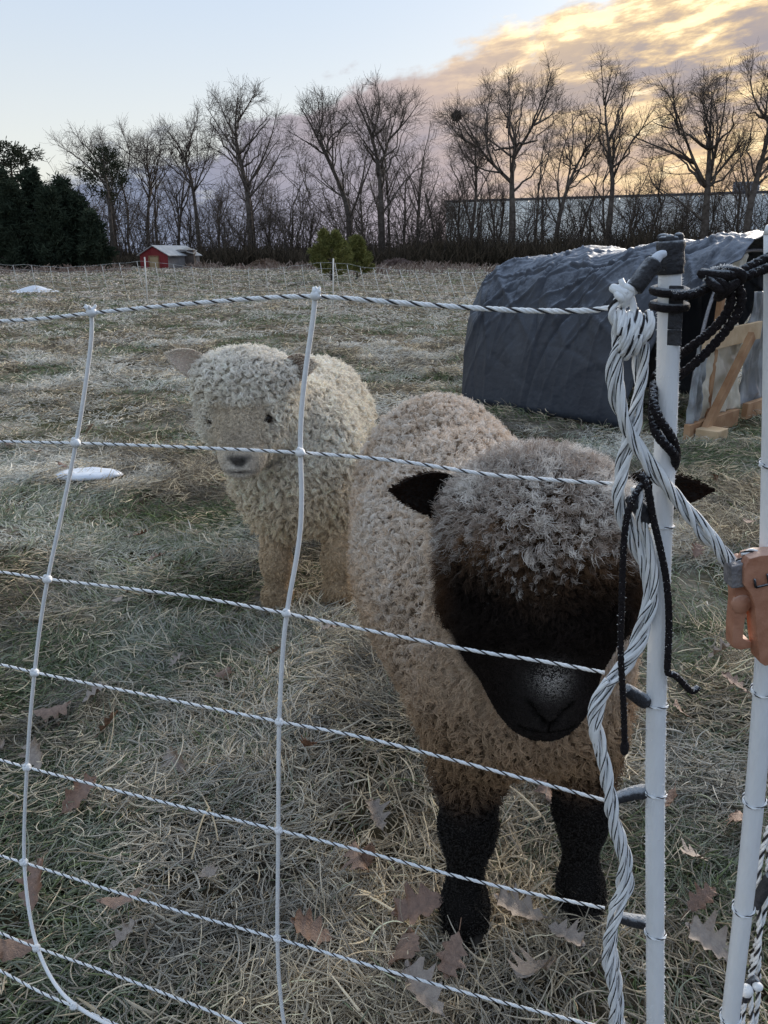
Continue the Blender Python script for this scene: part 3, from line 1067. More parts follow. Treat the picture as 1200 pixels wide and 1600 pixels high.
# ------------------------------------------------------------------ red shed, far warehouse, snow
def shed():
    F = 60.0
    b = on_px(240, F)
    e = empty('shed', b)
    tag(e, 'small red shed with grey metal roof and tan door', 'shed')
    red = mat('red_boards', (0.24, 0.035, 0.04), (0.32, 0.06, 0.062), 3, 0.8, 0.3, 20, 0.2, stretch=(1, 1, 0.2))
    roof = mat('metal_roof', (0.36, 0.38, 0.40), (0.50, 0.51, 0.52), 1.5, 0.5, 0.2, 8, 0.4)
    side = mat('shed_side', (0.16, 0.15, 0.15), (0.27, 0.26, 0.26), 2, 0.8)
    tan = mat('tan_door', (0.50, 0.36, 0.20), (0.56, 0.42, 0.26), 4, 0.7)
    w, dpt, hw, hr = 1.22, 4.2, 1.05, 1.62
    ca, sa = math.cos(R(-20)), math.sin(R(-20))
    T = lambda x, y, z: b + np.array((x * ca - y * sa, x * sa + y * ca, z))
    v = [T(-w, 0, -.2), T(w, 0, -.2), T(w, 0, hw), T(0, 0, hr), T(-w, 0, hw)]
    v2 = [T(-w, dpt, -.2), T(w, dpt, -.2), T(w, dpt, hw), T(0, dpt, hr), T(-w, dpt, hw)]
    mesh('gable_wall', v, [[0, 1, 2, 3, 4]], red, e, False)
    mesh('wall', v + v2, [[1, 6, 7, 2], [5, 0, 4, 9], [6, 5, 9, 8, 7]], side, e, False)
    rb = MB()
    for s in (-1, 1):
        a0, a1 = T(s * (w + .18), -.12, hw - .10), T(s * (w + .18), dpt + .12, hw - .10)
        r0, r1 = T(0, -.12, hr + .04), T(0, dpt + .12, hr + .04)
        up = np.array((0, 0, .06))
        rb.add([a0, a1, r1, r0, a0 + up, a1 + up, r1 + up, r0 + up], [[0, 3, 2, 1], [4, 5, 6, 7], [0, 1, 5, 4], [3, 7, 6, 2], [0, 4, 7, 3], [1, 2, 6, 5]])
    rb.build('roof', roof, e, False)
    db = MB()
    db.box(T(0.02, -.03, 0.42), (T(.36, 0, 0) - b), (T(0, .03, 0) - b), (0, 0, .46))
    d = db.build('door', tan, e, False)
    fb = MB()
    for x0 in (-.40, .44):
        fb.box(T(x0, -.05, .44), (T(.035, 0, 0) - b), (T(0, .04, 0) - b), (0, 0, .5))
    fb.box(T(0.02, -.05, .94), (T(.46, 0, 0) - b), (T(0, .04, 0) - b), (0, 0, .035))
    fb.build('frame', M_wood, d, False)


shed()
# a second low grey lean-to with collapsed roof beside it
def leanto():
    F = 62.5
    b = on_px(284, F)
    e = empty('lean_to', b)
    tag(e, 'low grey ruined lean-to joined to the back of the red shed', 'lean-to')
    g1 = mat('old_tin', (0.20, 0.20, 0.20), (0.36, 0.35, 0.34), 2.5, 0.7, 0.3, 10, 0.3)
    g2 = mat('old_boards', (0.07, 0.06, 0.055), (0.13, 0.11, 0.10), 3, 0.9, 0.3, 12, 0.1)
    m_ = MB()
    m_.box(b + (0, 0, .6), (1.0, .1, 0), (-.1, .9, 0), (0, 0, .75))
    m_.build('wall', g2, e, False)
    rb = MB()
    for i, (x0, dz, sl) in enumerate([(-.75, 0.02, .02), (-.25, .0, -.02), (.28, -.05, .01), (.8, -.16, -.07)]):
        rb2 = MB()
        rb2.box(b + (x0, 0, 1.42 + dz), (.27, .03, sl), (-.1, 1.05, .12), (0, 0, .03))
        rb2.build('roof_panel', g1, e, False)


leanto()


def warehouse():
    e = empty('warehouse', (40, 150, 0))
    tag(e, 'long pale blue-grey metal warehouse behind the tree line', 'building')
    wall = mat('pale_cladding', (0.66, 0.72, 0.80), (0.86, 0.88, 0.90), 0.15, 0.35, 0.3, 3, 0.5, metal=0.7, stretch=(1, 1, 1.0))
    trim = mat('dark_trim', (0.06, 0.065, 0.08), (0.09, 0.09, 0.10), 1, 0.7)
    A, B = np.array((13.0, 172.0)), np.array((95.0, 132.0))
    dv = (B - A) / np.linalg.norm(B - A)
    nv = np.array((-dv[1], dv[0]))
    Lw = np.linalg.norm(B - A)
    n = 26
    for i in range(n):
        c = A + dv * (i + .5) * Lw / n
        m_ = MB()
        m_.box((c[0], c[1], 5.4), (*(dv * (Lw / n / 2 - .06)), 0), (*(nv * .12), 0), (0, 0, 5.7))
        m_.build('wall_panel', wall, e, False)
    c = (A + B) / 2
    m_ = MB()
    m_.box((c[0] + nv[0] * 12, c[1] + nv[1] * 12, 5.3), (*(dv * Lw / 2), 0), (*(nv * 11.8), 0), (0, 0, 5.5))
    m_.build('wall', trim, e, False)
    m_ = MB()
    m_.box((c[0], c[1], 11.25), (*(dv * (Lw / 2 + .3)), 0), (*(nv * .35), 0), (0, 0, .22))
    m_.build('parapet', trim, e, False)
    p = A + dv * Lw * 0.62
    m_ = MB()
    m_.box((p[0] + nv[0] * 5, p[1] + nv[1] * 5, 12.2), (*(dv * 2.2), 0), (*(nv * 2), 0), (0, 0, 1.1))
    m_.build('rooftop_unit', mat('unit_grey', (0.25, 0.27, 0.32), (0.32, 0.34, 0.38), 1, 0.6), e, False)


warehouse()


def snow_pile(px, py, w, d, h, seed, name, label, cat, flat=False):
    r = np.random.default_rng(seed)
    b = on_ground(px, py)
    na, nr = 40, 8
    v, f = [], []
    for i in range(nr + 1):
        for j in range(na):
            a = 2 * math.pi * j / na
            e_ = 0.78 + 0.4 * vnoise(np.cos(a) * 1.6 + 5, np.sin(a) * 1.6 + seed, seed)
            s = i / nr
            x, y = math.cos(a) * w * s * e_, math.sin(a) * d * s * e_
            if flat:
                z = h * (1 - s ** 8) + 0.005 * vnoise(x * 30, y * 30, seed)
            else:
                z = h * (1 - s) ** 1.3 * (0.7 + 0.6 * vnoise(x * 3 + 4, y * 3, seed)) - 0.02 * s
            v.append(b + (x, y, z + (0.025 if flat else 0)))
    for i in range(nr):
        for j in range(na):
            k = (j + 1) % na
            f.append([i * na + j, (i + 1) * na + j, (i + 1) * na + k, i * na + k])
    f.append([nr * na + j for j in range(na)][::-1])
    o = mesh(name, v, f, M_snow, None, True, origin=b)
    tag(o, label, cat)


snow_pile(55, 456, 0.85, 0.6, 0.26, 3, 'snow_pile', 'small heap of snow beyond the far netting fence', 'snow')
snow_pile(137, 752, 0.165, 0.10, 0.022, 8, 'ice_slab', 'thin slab of ice lying on the grass near the white sheep', 'ice', True)

# ------------------------------------------------------------------ far netting fence
def far_fence():
    # plan polyline (x, y): runs across the field, then turns towards the shelter
    q = [on_ground(-330, 474), on_ground(-40, 478), on_ground(231, 480), on_ground(520, 484), on_ground(700, 499), on_ground(850, 520)]
    posts = [q[1], q[2], q[3]]
    e = empty('netting_fence', q[2])
    tag(e, 'white electric netting fence strung across the far pasture', 'fence', 'electric netting fences')
    pm = mat('far_post', (0.62, 0.62, 0.60), (0.7, 0.7, 0.68), 20, 0.6)
    sm = mat('far_net', (0.46, 0.48, 0.47), (0.58, 0.60, 0.60), 20, 0.7)
    hgt = 0.92
    for p in posts + [q[5]]:
        b = MB()
        b.tube(np.array([p - (0, 0, .1), p + (0.02, 0, .5), p + (0.03, 0.0, 1.0)]), 0.014, 6)
        b.build('post', pm, e)
    path = resample(np.array(q), n=140)
    path[:, 2] = gz(path[:, 0], path[:, 1])
    s = np.concatenate([[0], np.cumsum(np.linalg.norm(np.diff(path[:, :2], axis=0), axis=1))])
    sp = [s[np.argmin(np.linalg.norm(path - p, axis=1))] for p in posts + [q[5]]]
    sp = [0] + sp

    def sag(t):
        i = np.clip(np.searchsorted(sp, t) - 1, 0, len(sp) - 2)
        a, c = sp[i], sp[i + 1]
        return 0.13 * math.sin(math.pi * np.clip((t - a) / (c - a), 0, 1))
    sg = np.array([sag(t) for t in s])
    for k in range(8):
        h = hgt * (1 - k / 8.0)
        w = path.copy()
        w[:, 2] += np.maximum(h - sg * (0.3 + 0.7 * h / hgt), 0.03)
        b = MB()
        b.tube(w, 0.0026, 3)
        b.build('wire', sm, e)
    tt = np.arange(0.3, s[-1], 0.40)
    for t in tt:
        p = np.array([np.interp(t, s, path[:, i]) for i in range(3)])
        g = sag(t)
        lean = (0.16 + 0.05 * math.sin(t * 3)) * (g / 0.13) * (-1 if t > sp[3] else 0.6)
        b = MB()
        b.tube(np.array([p + (lean * -.5 + .12, 0, .02), p + (lean * .1, 0, .45), p + (lean * .5 - .06, 0, hgt - g)]), 0.0052, 4)
        b.build('stay', sm, e)


far_fence()

# ------------------------------------------------------------------ tarp shelter
def shelter():
    A = np.array((0.60, 5.90))          # far-left bottom corner of the long side
    B = np.array((1.86, 4.62))          # near bottom corner of the open end
    Ld = np.linalg.norm(B - A)
    dl = (B - A) / Ld                   # along the shelter, towards the open end
    dw = np.array((-dl[1], dl[0]))      # across it, away from the camera
    W = 1.52
    e = empty('tarp_shelter', (A[0], A[1], 0))
    tag(e, 'low hooped animal shelter covered with a frosted dark blue tarp', 'shelter')

    def prof(a, t):
        """arch angle a in 0..pi (0 = near bottom), t along the length -> across, up"""
        hgt = 1.06 + 0.125 * np.clip(t, 0, 1.1)
        c = np.cos(a)
        s_ = np.sin(a)
        ac = -np.sign(c) * np.abs(c) ** 0.66 * W / 2 + W / 2
        up = np.abs(s_) ** 0.66 * hgt
        return ac, up
    na, nt = 220, 200
    a = np.linspace(0, math.pi, na)
    tau = np.linspace(0, 1, nt)
    aa, tt = np.meshgrid(a, tau, indexing='ij')
    # the tarp's edge at the open end: overhangs at the top, drawn back at the bottom
    edge = 1.05 - 0.30 * np.clip((0.95 - aa) / 0.95, 0, 1) ** 0.8 - 0.33 * np.clip((aa - 2.0) / 1.1, 0, 1)
    te = -0.02 + tt * (edge + 0.02)
    ac, up = prof(aa, te)
    s_len = aa / math.pi * 2.9
    L = te * Ld
    # wrinkles: sag between hoops, diagonal folds and crumples
    def ridge(x, y, s):
        return 1 - np.abs(2 * fbm(x, y, s, 3) - 1)
    d = 0.018 * np.cos(te * 2 * math.pi * 3.0)
    d = d + 0.024 * (ridge(L * 2.6 + s_len * 1.5, s_len * 0.9 - L * 0.6, 91) ** 2 - 0.5)
    d = d + 0.012 * (ridge(L * 6.0 - s_len * 2.2, s_len * 3.2 + L * 1.0, 95) ** 2 - 0.5)
    d = d + 0.004 * (fbm(L * 22, s_len * 20, 97, 2) - 0.5)
    rl = np.random.default_rng(31)
    for i in range(150):            # crisp creases
        cx, cy = rl.uniform(0, Ld), rl.uniform(0.05, 2.2)
        th = rl.choice((rl.normal(1.25, .25), rl.uniform(0, 3.14)), p=(.65, .35))
        lx, ly = math.cos(th), math.sin(th)
        al = (L - cx) * lx + (s_len - cy) * ly
        ac2 = -(L - cx) * ly + (s_len - cy) * lx + 0.03 * np.sin(al * rl.uniform(3, 9) + i)
        hl = rl.uniform(0.15, 0.9)
        amp = rl.uniform(0.009, 0.027) * rl.choice((1, -1), p=(.75, .25))
        d = d + amp * np.exp(-np.abs(ac2) / rl.uniform(0.005, 0.018)) * np.clip(1 - (al / hl) ** 2, 0, 1)
    drag = np.clip((aa - 0.15) / 0.3, 0, 1)
    d = d * (0.35 + 0.65 * drag)
    # outward direction in the section
    na_c, na_u = -np.cos(aa), np.sin(aa)
    ac = ac + na_c * d
    up = np.maximum(up + na_u * d, 0.015)
    # back end droops inwards (rounded left end)
    rnd = np.clip((0.16 - te) / 0.18, 0, 1) ** 2
    up = up * (1 - 0.07 * rnd)
    ac = (ac - W / 2) * (1 - 0.07 * rnd) + W / 2
    base = A[None, None, :] + dl * L[..., None] + dw * ac[..., None]
    v = np.concatenate([base, up[..., None]], -1)
    lowseg = fbm(L * 5, L * 0 + 2.0, 99) * 0.06
    v[..., 2] = np.where(aa < 0.06, np.maximum(0.02, v[..., 2]), v[..., 2])
    idx = np.arange(na * nt).reshape(na, nt)
    f = np.stack([idx[:-1, :-1], idx[1:, :-1], idx[1:, 1:], idx[:-1, 1:]], -1).reshape(-1, 4)
    tm = mat('blue_tarp', (0.030, 0.037, 0.054), (0.046, 0.055, 0.075), 5, 0.5, 0.5, 28, 0.4, frost=0.5, fscale=55, flo=0.35, fhi=1.15, frost_col=(0.36, 0.41, 0.50))
    o = mesh('tarp', v.reshape(-1, 3), f, tm, e)
    md = o.modifiers.new('thickness', 'SOLIDIFY')
    md.thickness = 0.004
    # back end: tarp gathered over the far end
    nb = 60
    ab = np.linspace(0, math.pi, nb)
    acb, upb = prof(ab, np.zeros(nb))
    acb = (acb - W / 2) * 0.9 + W / 2
    upb = upb * 0.9
    vb, fb = [], []
    for i in range(9):
        s_ = i / 8
        for j in range(nb):
            c = (acb[j] - W / 2) * (1 - s_) + W / 2
            u = upb[j] * (1 - s_) + 0.35 * s_
            off = 0.03 - 0.06 * math.sin(s_ * 3) + 0.03 * float(fbm(j * .3, s_ * 6, 7))
            p = A + dl * off + dw * c
            vb.append((p[0], p[1], u))
    for i in range(8):
        for j in range(nb - 1):
            fb.append([i * nb + j, (i + 1) * nb + j, (i + 1) * nb + j + 1, i * nb + j + 1])
    mesh('end_flap', vb, fb, tm, e)

    # open end: wooden frame with loose plastic sheeting
    def E(x, z, out=0.0):
        """x across the end (0 near corner .. W), z up, out beyond the end plane"""
        p = B + dw * x + dl * out
        return np.array((p[0], p[1], z))

    def board(name, p, q_, w, th, m_, out=0.0):
        p3, q3 = E(*p, out), E(*q_, out)
        d3 = unit(q3 - p3)
        n3 = np.array((*dl, 0))
        u3 = unit(np.cross(n3, d3))
        b_ = MB()
        b_.box((p3 + q3) / 2, (q3 - p3) / 2, u3 * w / 2, n3 * th / 2)
        return b_.build(name, m_, e, False, 0.004)
    board('base_board', (-0.02, 0.055), (0.72, 0.055), 0.11, 0.04, M_wood, 0.0)
    board('base_board', (0.86, 0.07), (1.54, 0.07), 0.11, 0.04, M_wood, 0.0)
    board('cross_board', (0.02, 0.60), (0.86, 0.62), 0.115, 0.025, M_wood2, 0.02)
    board('brace', (0.10, 0.03), (0.66, 0.60), 0.065, 0.038, M_wood, 0.05)
    board('stud', (0.30, 0.02), (0.30, 1.0), 0.05, 0.035, M_wood, -0.03)
    b_ = MB()
    b_.box(E(0.11, 0.05, 0.10), (*(dw * 0.075), 0), (*(dl * 0.07), 0), (0, 0, 0.033))
    b_.build('foot_block', M_wood2, e, False, 0.004)
    # hoops
    for t_ in (0.02, 0.5, 0.985):
        ah = np.linspace(0.02, math.pi - 0.02, 40)
        ac_, up_ = prof(ah, t_)
        ac_ = (ac_ - W / 2) * 0.95 + W / 2
        ph = np.concatenate([A[None] + dl * t_ * Ld + dw * ac_[:, None], (up_ * 0.945)[:, None]], 1)
        b_ = MB()
        b_.tube(ph, 0.011, 6)
        b_.build('hoop', M_metal, e)

    def sheet(name, x0, x1, z0, z1, out, m_, seed, taper=0.0, skew=0.0):
        nx, nz = 44, 44
        gx, gz_ = np.meshgrid(np.linspace(0, 1, nx), np.linspace(0, 1, nz), indexing='ij')
        x = x0 + (x1 - x0) * gx + skew * gz_ * (z1 - z0)
        x = x + taper * (gx - .5) * gz_
        z = z0 + (z1 - z0) * gz_
        fold = 0.045 * (1 - np.abs(2 * fbm(gx * 4 + gz_ * 1.3, gz_ * 1.6 - gx, seed, 3) - 1)) ** 1.5 + 0.012 * fbm(gx * 13, gz_ * 11, seed + 3, 2)
        z = z + 0.03 * (fbm(gx * 5, gz_ * 0, seed + 5) - 0.5) * (1 - gz_)
        p = B[None, None] + dw * x[..., None] + dl * (out + fold)[..., None]
        v_ = np.concatenate([p, z[..., None]], -1).reshape(-1, 3)
        id_ = np.arange(nx * nz).reshape(nx, nz)
        f_ = np.stack([id_[:-1, :-1], id_[1:, :-1], id_[1:, 1:], id_[:-1, 1:]], -1).reshape(-1, 4)
        o_ = mesh(name, v_, f_, m_, e)
        s_ = o_.modifiers.new('thickness', 'SOLIDIFY')
        s_.thickness = 0.002
    sheet('plastic_sheet', 0.10, 0.80, 0.10, 0.60, -0.06, M_sheet, 111, -0.10, -0.1)
    sheet('plastic_sheet', 0.24, 0.62, 0.58, 1.10, -0.07, M_sheet, 121, -0.15, 0.1)
    sheet('plastic_sheet', 0.0, 0.14, 0.10, 0.60, -0.04, M_sheetg, 131, 0, 0)
    sheet('plastic_sheet', 0.80, 1.46, 0.08, 0.86, -0.08, M_sheetg, 141, -0.25, -0.1)
    # frayed edge cord at the ridge
    b_ = MB()
    b_.tube(chaikin(np.array([E(0.76, 1.19, 0.09), E(0.85, 1.10, 0.10), E(0.95, 1.0, 0.08), E(1.10, 0.86, 0.05)]), 2), 0.006, 5)
    b_.build('edge_cord', M_white, e)


shelter()

# ------------------------------------------------------------------ sheep
def smin(a, b, k):
    h = np.clip(0.5 + 0.5 * (b - a) / k, 0, 1)
    return b * (1 - h) + a * h - k * h * (1 - h)


def sd(prims, p, k=0.05):
    out = None
    for q in prims:
        if q[0] == 'e':
            c, r_ = np.array(q[1]), np.array(q[2])
            d = p - c
            k0 = np.linalg.norm(d / r_, axis=-1)
            k1 = np.linalg.norm(d / (r_ * r_), axis=-1) + 1e-9
            v = k0 * (k0 - 1) / k1
            kk = q[3] if len(q) > 3 else k
        else:
            a, b_, ra, rb = np.array(q[1]), np.array(q[2]), q[3], q[4]
            ab = b_ - a
            h = np.clip(((p - a) @ ab) / ab.dot(ab), 0, 1)
            v = np.linalg.norm(p - a - h[..., None] * ab, axis=-1) - (ra + (rb - ra) * h)
            kk = q[5] if len(q) > 5 else k
        if kk < 0:            # carve
            out = -smin(-out, v, -kk)
        else:
            out = v if out is None else smin(out, v, kk)
    return out


def surface_nets(fn, lo, hi, h):
    lo, hi = np.array(lo), np.array(hi)
    n = np.ceil((hi - lo) / h).astype(int) + 1
    gx, gy, gz_ = (lo[i] + h * np.arange(n[i]) for i in range(3))
    V = np.empty(n)
    for i in range(n[0]):
        yy, z_ = np.meshgrid(gy, gz_, indexing='ij')
        V[i] = fn(np.stack([np.full_like(yy, gx[i]), yy, z_], -1))
    ins = V < 0
    cor = [(i, j, k) for i in (0, 1) for j in (0, 1) for k in (0, 1)]
    sl = lambda A, c: A[c[0]:A.shape[0] - 1 + c[0], c[1]:A.shape[1] - 1 + c[1], c[2]:A.shape[2] - 1 + c[2]]
    cnt = sum(sl(ins, c).astype(int) for c in cor)
    act = (cnt > 0) & (cnt < 8)
    ci = np.argwhere(act)
    vals = {c: V[ci[:, 0] + c[0], ci[:, 1] + c[1], ci[:, 2] + c[2]] for c in cor}
    acc, num = np.zeros((len(ci), 3)), np.zeros(len(ci))
    for c in cor:
        for ax in range(3):
            if c[ax] == 0:
                c2 = tuple(1 if q == ax else c[q] for q in range(3))
                a, b_ = vals[c], vals[c2]
                x = (a < 0) != (b_ < 0)
                t = np.where(x, a / np.where(x, a - b_, 1), 0)
                p = np.tile(np.array(c, float), (len(ci), 1))
                p[:, ax] += t
                acc += np.where(x[:, None], p, 0)
                num += x
    vert = lo + h * (ci + acc / num[:, None])
    idx = -np.ones(act.shape, int)
    idx[tuple(ci.T)] = np.arange(len(ci))
    faces = []
    for ax in range(3):
        o1, o2 = (ax + 1) % 3, (ax + 2) % 3
        a = np.take(ins, range(n[ax] - 1), ax)
        b_ = np.take(ins, range(1, n[ax]), ax)
        e = np.argwhere(a != b_)
        e = e[(e[:, o1] > 0) & (e[:, o2] > 0) & (e[:, o1] < n[o1] - 1) & (e[:, o2] < n[o2] - 1)]
        flip = a[tuple(e.T)]
        q = []
        for d1, d2 in ((-1, -1), (0, -1), (0, 0), (-1, 0)):
            c = e.copy()
            c[:, o1] += d1
            c[:, o2] += d2
            q.append(idx[tuple(c.T)])
        q = np.stack(q, 1)
        q = np.where(flip[:, None], q, q[:, ::-1])
        faces.append(q)
    return vert, np.concatenate(faces)


def grad(fn, p, e=0.002):
    g = np.stack([fn(p + d) - fn(p - d) for d in np.eye(3) * e], -1)
    return g / (np.linalg.norm(g, axis=-1, keepdims=True) + 1e-12)


def scatter(v, f, n, r, weight=None):
    t = np.concatenate([f[:, [0, 1, 2]], f[:, [0, 2, 3]]])
    a, b_, c = v[t[:, 0]], v[t[:, 1]], v[t[:, 2]]
    ar = np.linalg.norm(np.cross(b_ - a, c - a), axis=1)
    if weight is not None:
        ar = ar * weight((a + b_ + c) / 3)
    k = r.choice(len(t), n, p=ar / ar.sum())
    u, w = r.random(n), r.random(n)
    s = u + w > 1
    u, w = np.where(s, 1 - u, u), np.where(s, 1 - w, w)
    return a[k] + (b_ - a)[k] * u[:, None] + (c - a)[k] * w[:, None]


def noise3(p, s, seed):
    return (vnoise(p[:, 0] * s + 3.1, p[:, 1] * s + p[:, 2] * s * 0.7, seed) + vnoise(p[:, 2] * s, p[:, 0] * s - p[:, 1] * s * 0.6, seed + 5) + vnoise(p[:, 1] * s + 7, p[:, 2] * s + 1.7 * p[:, 0] * s, seed + 9)) / 3


def make_fleece(root, name, v, f, fn, n, nclump, weight, length, base_col, frost_fn, r, curl, rad, clumpf, material, k=7, droop=0.2, comb=None, nlock=1600, rootdark=0.4, crack=0.6):
    p = scatter(v, f, n, r, weight)
    nr = grad(fn, p)
    cc = scatter(v, f, nclump, r, weight)
    cn = grad(fn, cc)
    kd = kdtree.KDTree(nclump)
    for i, q in enumerate(cc):
        kd.insert(q, i)
    kd.balance()
    ci = np.array([kd.find(q)[1] for q in p])
    L = length(p)
    lc_ = scatter(v, f, nlock, r)
    kl = kdtree.KDTree(nlock)
    for i, q in enumerate(lc_):
        kl.insert(q, i)
    kl.balance()
    wob = p + 0.010 * np.stack([noise3(p, 45, 1) - .5, noise3(p, 45, 2) - .5, noise3(p, 45, 3) - .5], 1) * 2
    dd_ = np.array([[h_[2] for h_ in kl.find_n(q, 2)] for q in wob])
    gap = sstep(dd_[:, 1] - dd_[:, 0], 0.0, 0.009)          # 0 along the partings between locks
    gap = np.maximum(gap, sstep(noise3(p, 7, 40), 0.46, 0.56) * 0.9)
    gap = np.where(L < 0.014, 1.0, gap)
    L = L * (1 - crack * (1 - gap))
    clen = r.uniform(0.72, 1.25, nclump)
    tilt = r.normal(0, 0.28, (nclump, 3))
    axis = cn + tilt
    if comb is not None:
        axis = axis + comb(cc)
    axis /= np.linalg.norm(axis, axis=1, keepdims=True)
    ph = r.uniform(0, 6.28, nclump)[ci] + r.normal(0, 0.5, n)
    turns = r.uniform(0.8, 1.6, nclump)[ci]
    t = np.linspace(0, 1, k)[None, :, None]
    Ls = (L * clen[ci])[:, None, None] * r.uniform(0.8, 1.1, n)[:, None, None]
    ax = axis[ci][:, None, :]
    own = p[:, None, :] + nr[:, None, :] * Ls * t
    cen = cc[ci][:, None, :] + ax * Ls * t
    cf = clumpf * t ** 0.8 * np.clip((L - .005) / .015, 0.05, 1)[:, None, None]
    pts = own * (1 - cf) + cen * cf
    u = np.cross(ax[:, 0], np.array((0.31, 0.52, 0.79)))
    u /= np.linalg.norm(u, axis=1, keepdims=True)
    w = np.cross(ax[:, 0], u)
    an = ph[:, None, None] + 6.28 * turns[:, None, None] * t
    cu_ = curl(p) if callable(curl) else np.full(n, curl)
    am = cu_[:, None, None] * Ls * np.minimum(t * 1.6, 1)
    pts = pts + am * (np.cos(an) * u[:, None, :] + np.sin(an) * w[:, None, :])
    pts[..., 2] -= (droop * Ls * t ** 2)[..., 0]
    pts = pts + r.normal(0, 1, (n, k, 3)) * (L[:, None, None] * 0.085 * t) + r.normal(0, 1, (n, 1, 3)) * (L[:, None, None] * 0.06 * t)
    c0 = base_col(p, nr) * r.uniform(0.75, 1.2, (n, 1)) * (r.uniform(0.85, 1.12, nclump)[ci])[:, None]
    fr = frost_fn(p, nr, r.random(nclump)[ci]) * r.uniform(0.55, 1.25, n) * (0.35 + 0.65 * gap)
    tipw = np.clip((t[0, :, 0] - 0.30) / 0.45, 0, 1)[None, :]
    rootw = (rootdark + (1 - rootdark) * np.clip(t[0, :, 0] / 0.7, 0, 1))[None, :, None]  # darker roots paint crevice shade between clumps, plus brown wool's darker base
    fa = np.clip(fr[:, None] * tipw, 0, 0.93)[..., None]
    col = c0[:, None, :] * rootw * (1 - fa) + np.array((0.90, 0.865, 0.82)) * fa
    prof = np.interp(np.linspace(0, 1, k), (0, 0.3, 0.8, 1), (0.9, 1.0, 0.85, 0.4))
    rr = (rad(p) if callable(rad) else np.full(n, rad))[:, None] * prof[None]
    return strands(name, pts, rr, col, material, root)


def ear(root, name, base, tip, wid, cup, c_out, fur, seed, up=(0, 0, 1)):
    """cupped leaf-shaped ear with short fur"""
    r = np.random.default_rng(seed)
    base, tip = np.array(base), np.array(tip)
    d = tip - base
    L = np.linalg.norm(d)
    d = d / L
    side = unit(np.cross(d, np.array((0, -1.0, 0.15))))       # widths run mostly vertical
    face = unit(np.cross(side, d))
    if face[1] > 0:
        face = -face
    nu, nw = 16, 11
    v = []
    for layer in (0, 1):
        for i in range(nu):
            s = i / (nu - 1)
            w = wid * (math.sin(math.pi * min(1, (s * 0.86 + 0.14)) ** 0.9)) ** 0.75 + 0.002
            for j in range(nw):
                q = 2 * j / (nw - 1) - 1
                p = base + d * L * s + side * q * w - face * cup * (1 - q * q) * (1 - s * 0.7) * w
                p = p + np.array((0, 0, 0.012)) * math.sin(s * 2.6)
                if layer:
                    p = p - face * 0.005
                v.append(p)
    f = []
    N = nu * nw
    for i in range(nu - 1):
        for j in range(nw - 1):
            a = i * nw + j
            f.append([a, a + 1, a + nw + 1, a + nw])
            f.append([N + a, N + a + nw, N + a + nw + 1, N + a + 1])
    for i in range(nu - 1):
        for a, b_ in ((i * nw, (i + 1) * nw), (i * nw + nw - 1, (i + 1) * nw + nw - 1)):
            f.append([a, b_, N + b_, N + a])
    for j in range(nw - 1):
        a, b_ = (nu - 1) * nw + j, (nu - 1) * nw + j + 1
        f.append([a, b_, N + b_, N + a])
    v = np.array(v)
    o = mesh(name, v, f, M_skin, root, True, cols=np.tile(np.array(c_out), (len(v), 1)))
    # fur on both faces
    n = 3200
    k = r.integers(0, len(f), n)
    w4 = r.dirichlet((1, 1, 1, 1), n)
    fa = np.array(f)[k]
    p = (v[fa] * w4[..., None]).sum(1)
    nn = np.cross(v[fa[:, 1]] - v[fa[:, 0]], v[fa[:, 3]] - v[fa[:, 0]])
    nn /= np.linalg.norm(nn, axis=1, keepdims=True) + 1e-9
    Lh = r.uniform(0.003, 0.007, n)[:, None]
    dirn = nn * 0.35 + d * 0.9 + r.normal(0, 0.15, (n, 3))
    pts = np.stack([p, p + dirn * Lh * .5, p + dirn * Lh], 1)
    c = np.array(fur) * r.uniform(0.6, 1.4, (n, 1))
    strands('fur', pts, np.array((0.0006, 0.0005, 0.0002)), c, M_wool, o)
    return o


def front_hit(fn, x, z, y0):
    y = y0
    while float(fn(np.array([[x, y, z]]))[0]) > 0.0005 and y < y0 + 1:
        y += 0.002
    return np.array((x, y, z))


def lerp(a, b_, t):
    return np.array(a) * (1 - t[:, None]) + np.array(b_) * t[:, None]


def sstep(x, a, b_):
    t = np.clip((x - a) / (b_ - a), 0, 1)
    return t * t * (3 - 2 * t)


M_eye = mat('eye', (0.012, 0.008, 0.006), (0.02, 0.014, 0.01), 30, 0.3, 0, None, 0.4)
M_hoof = mat('hoof', (0.018, 0.015, 0.013), (0.035, 0.03, 0.026), 40, 0.7, 0.4, 90, 0.2)
M_nose = mat('nose', (0.035, 0.034, 0.038), (0.06, 0.058, 0.06), 60, 0.55, 0.4, 200, 0.3)


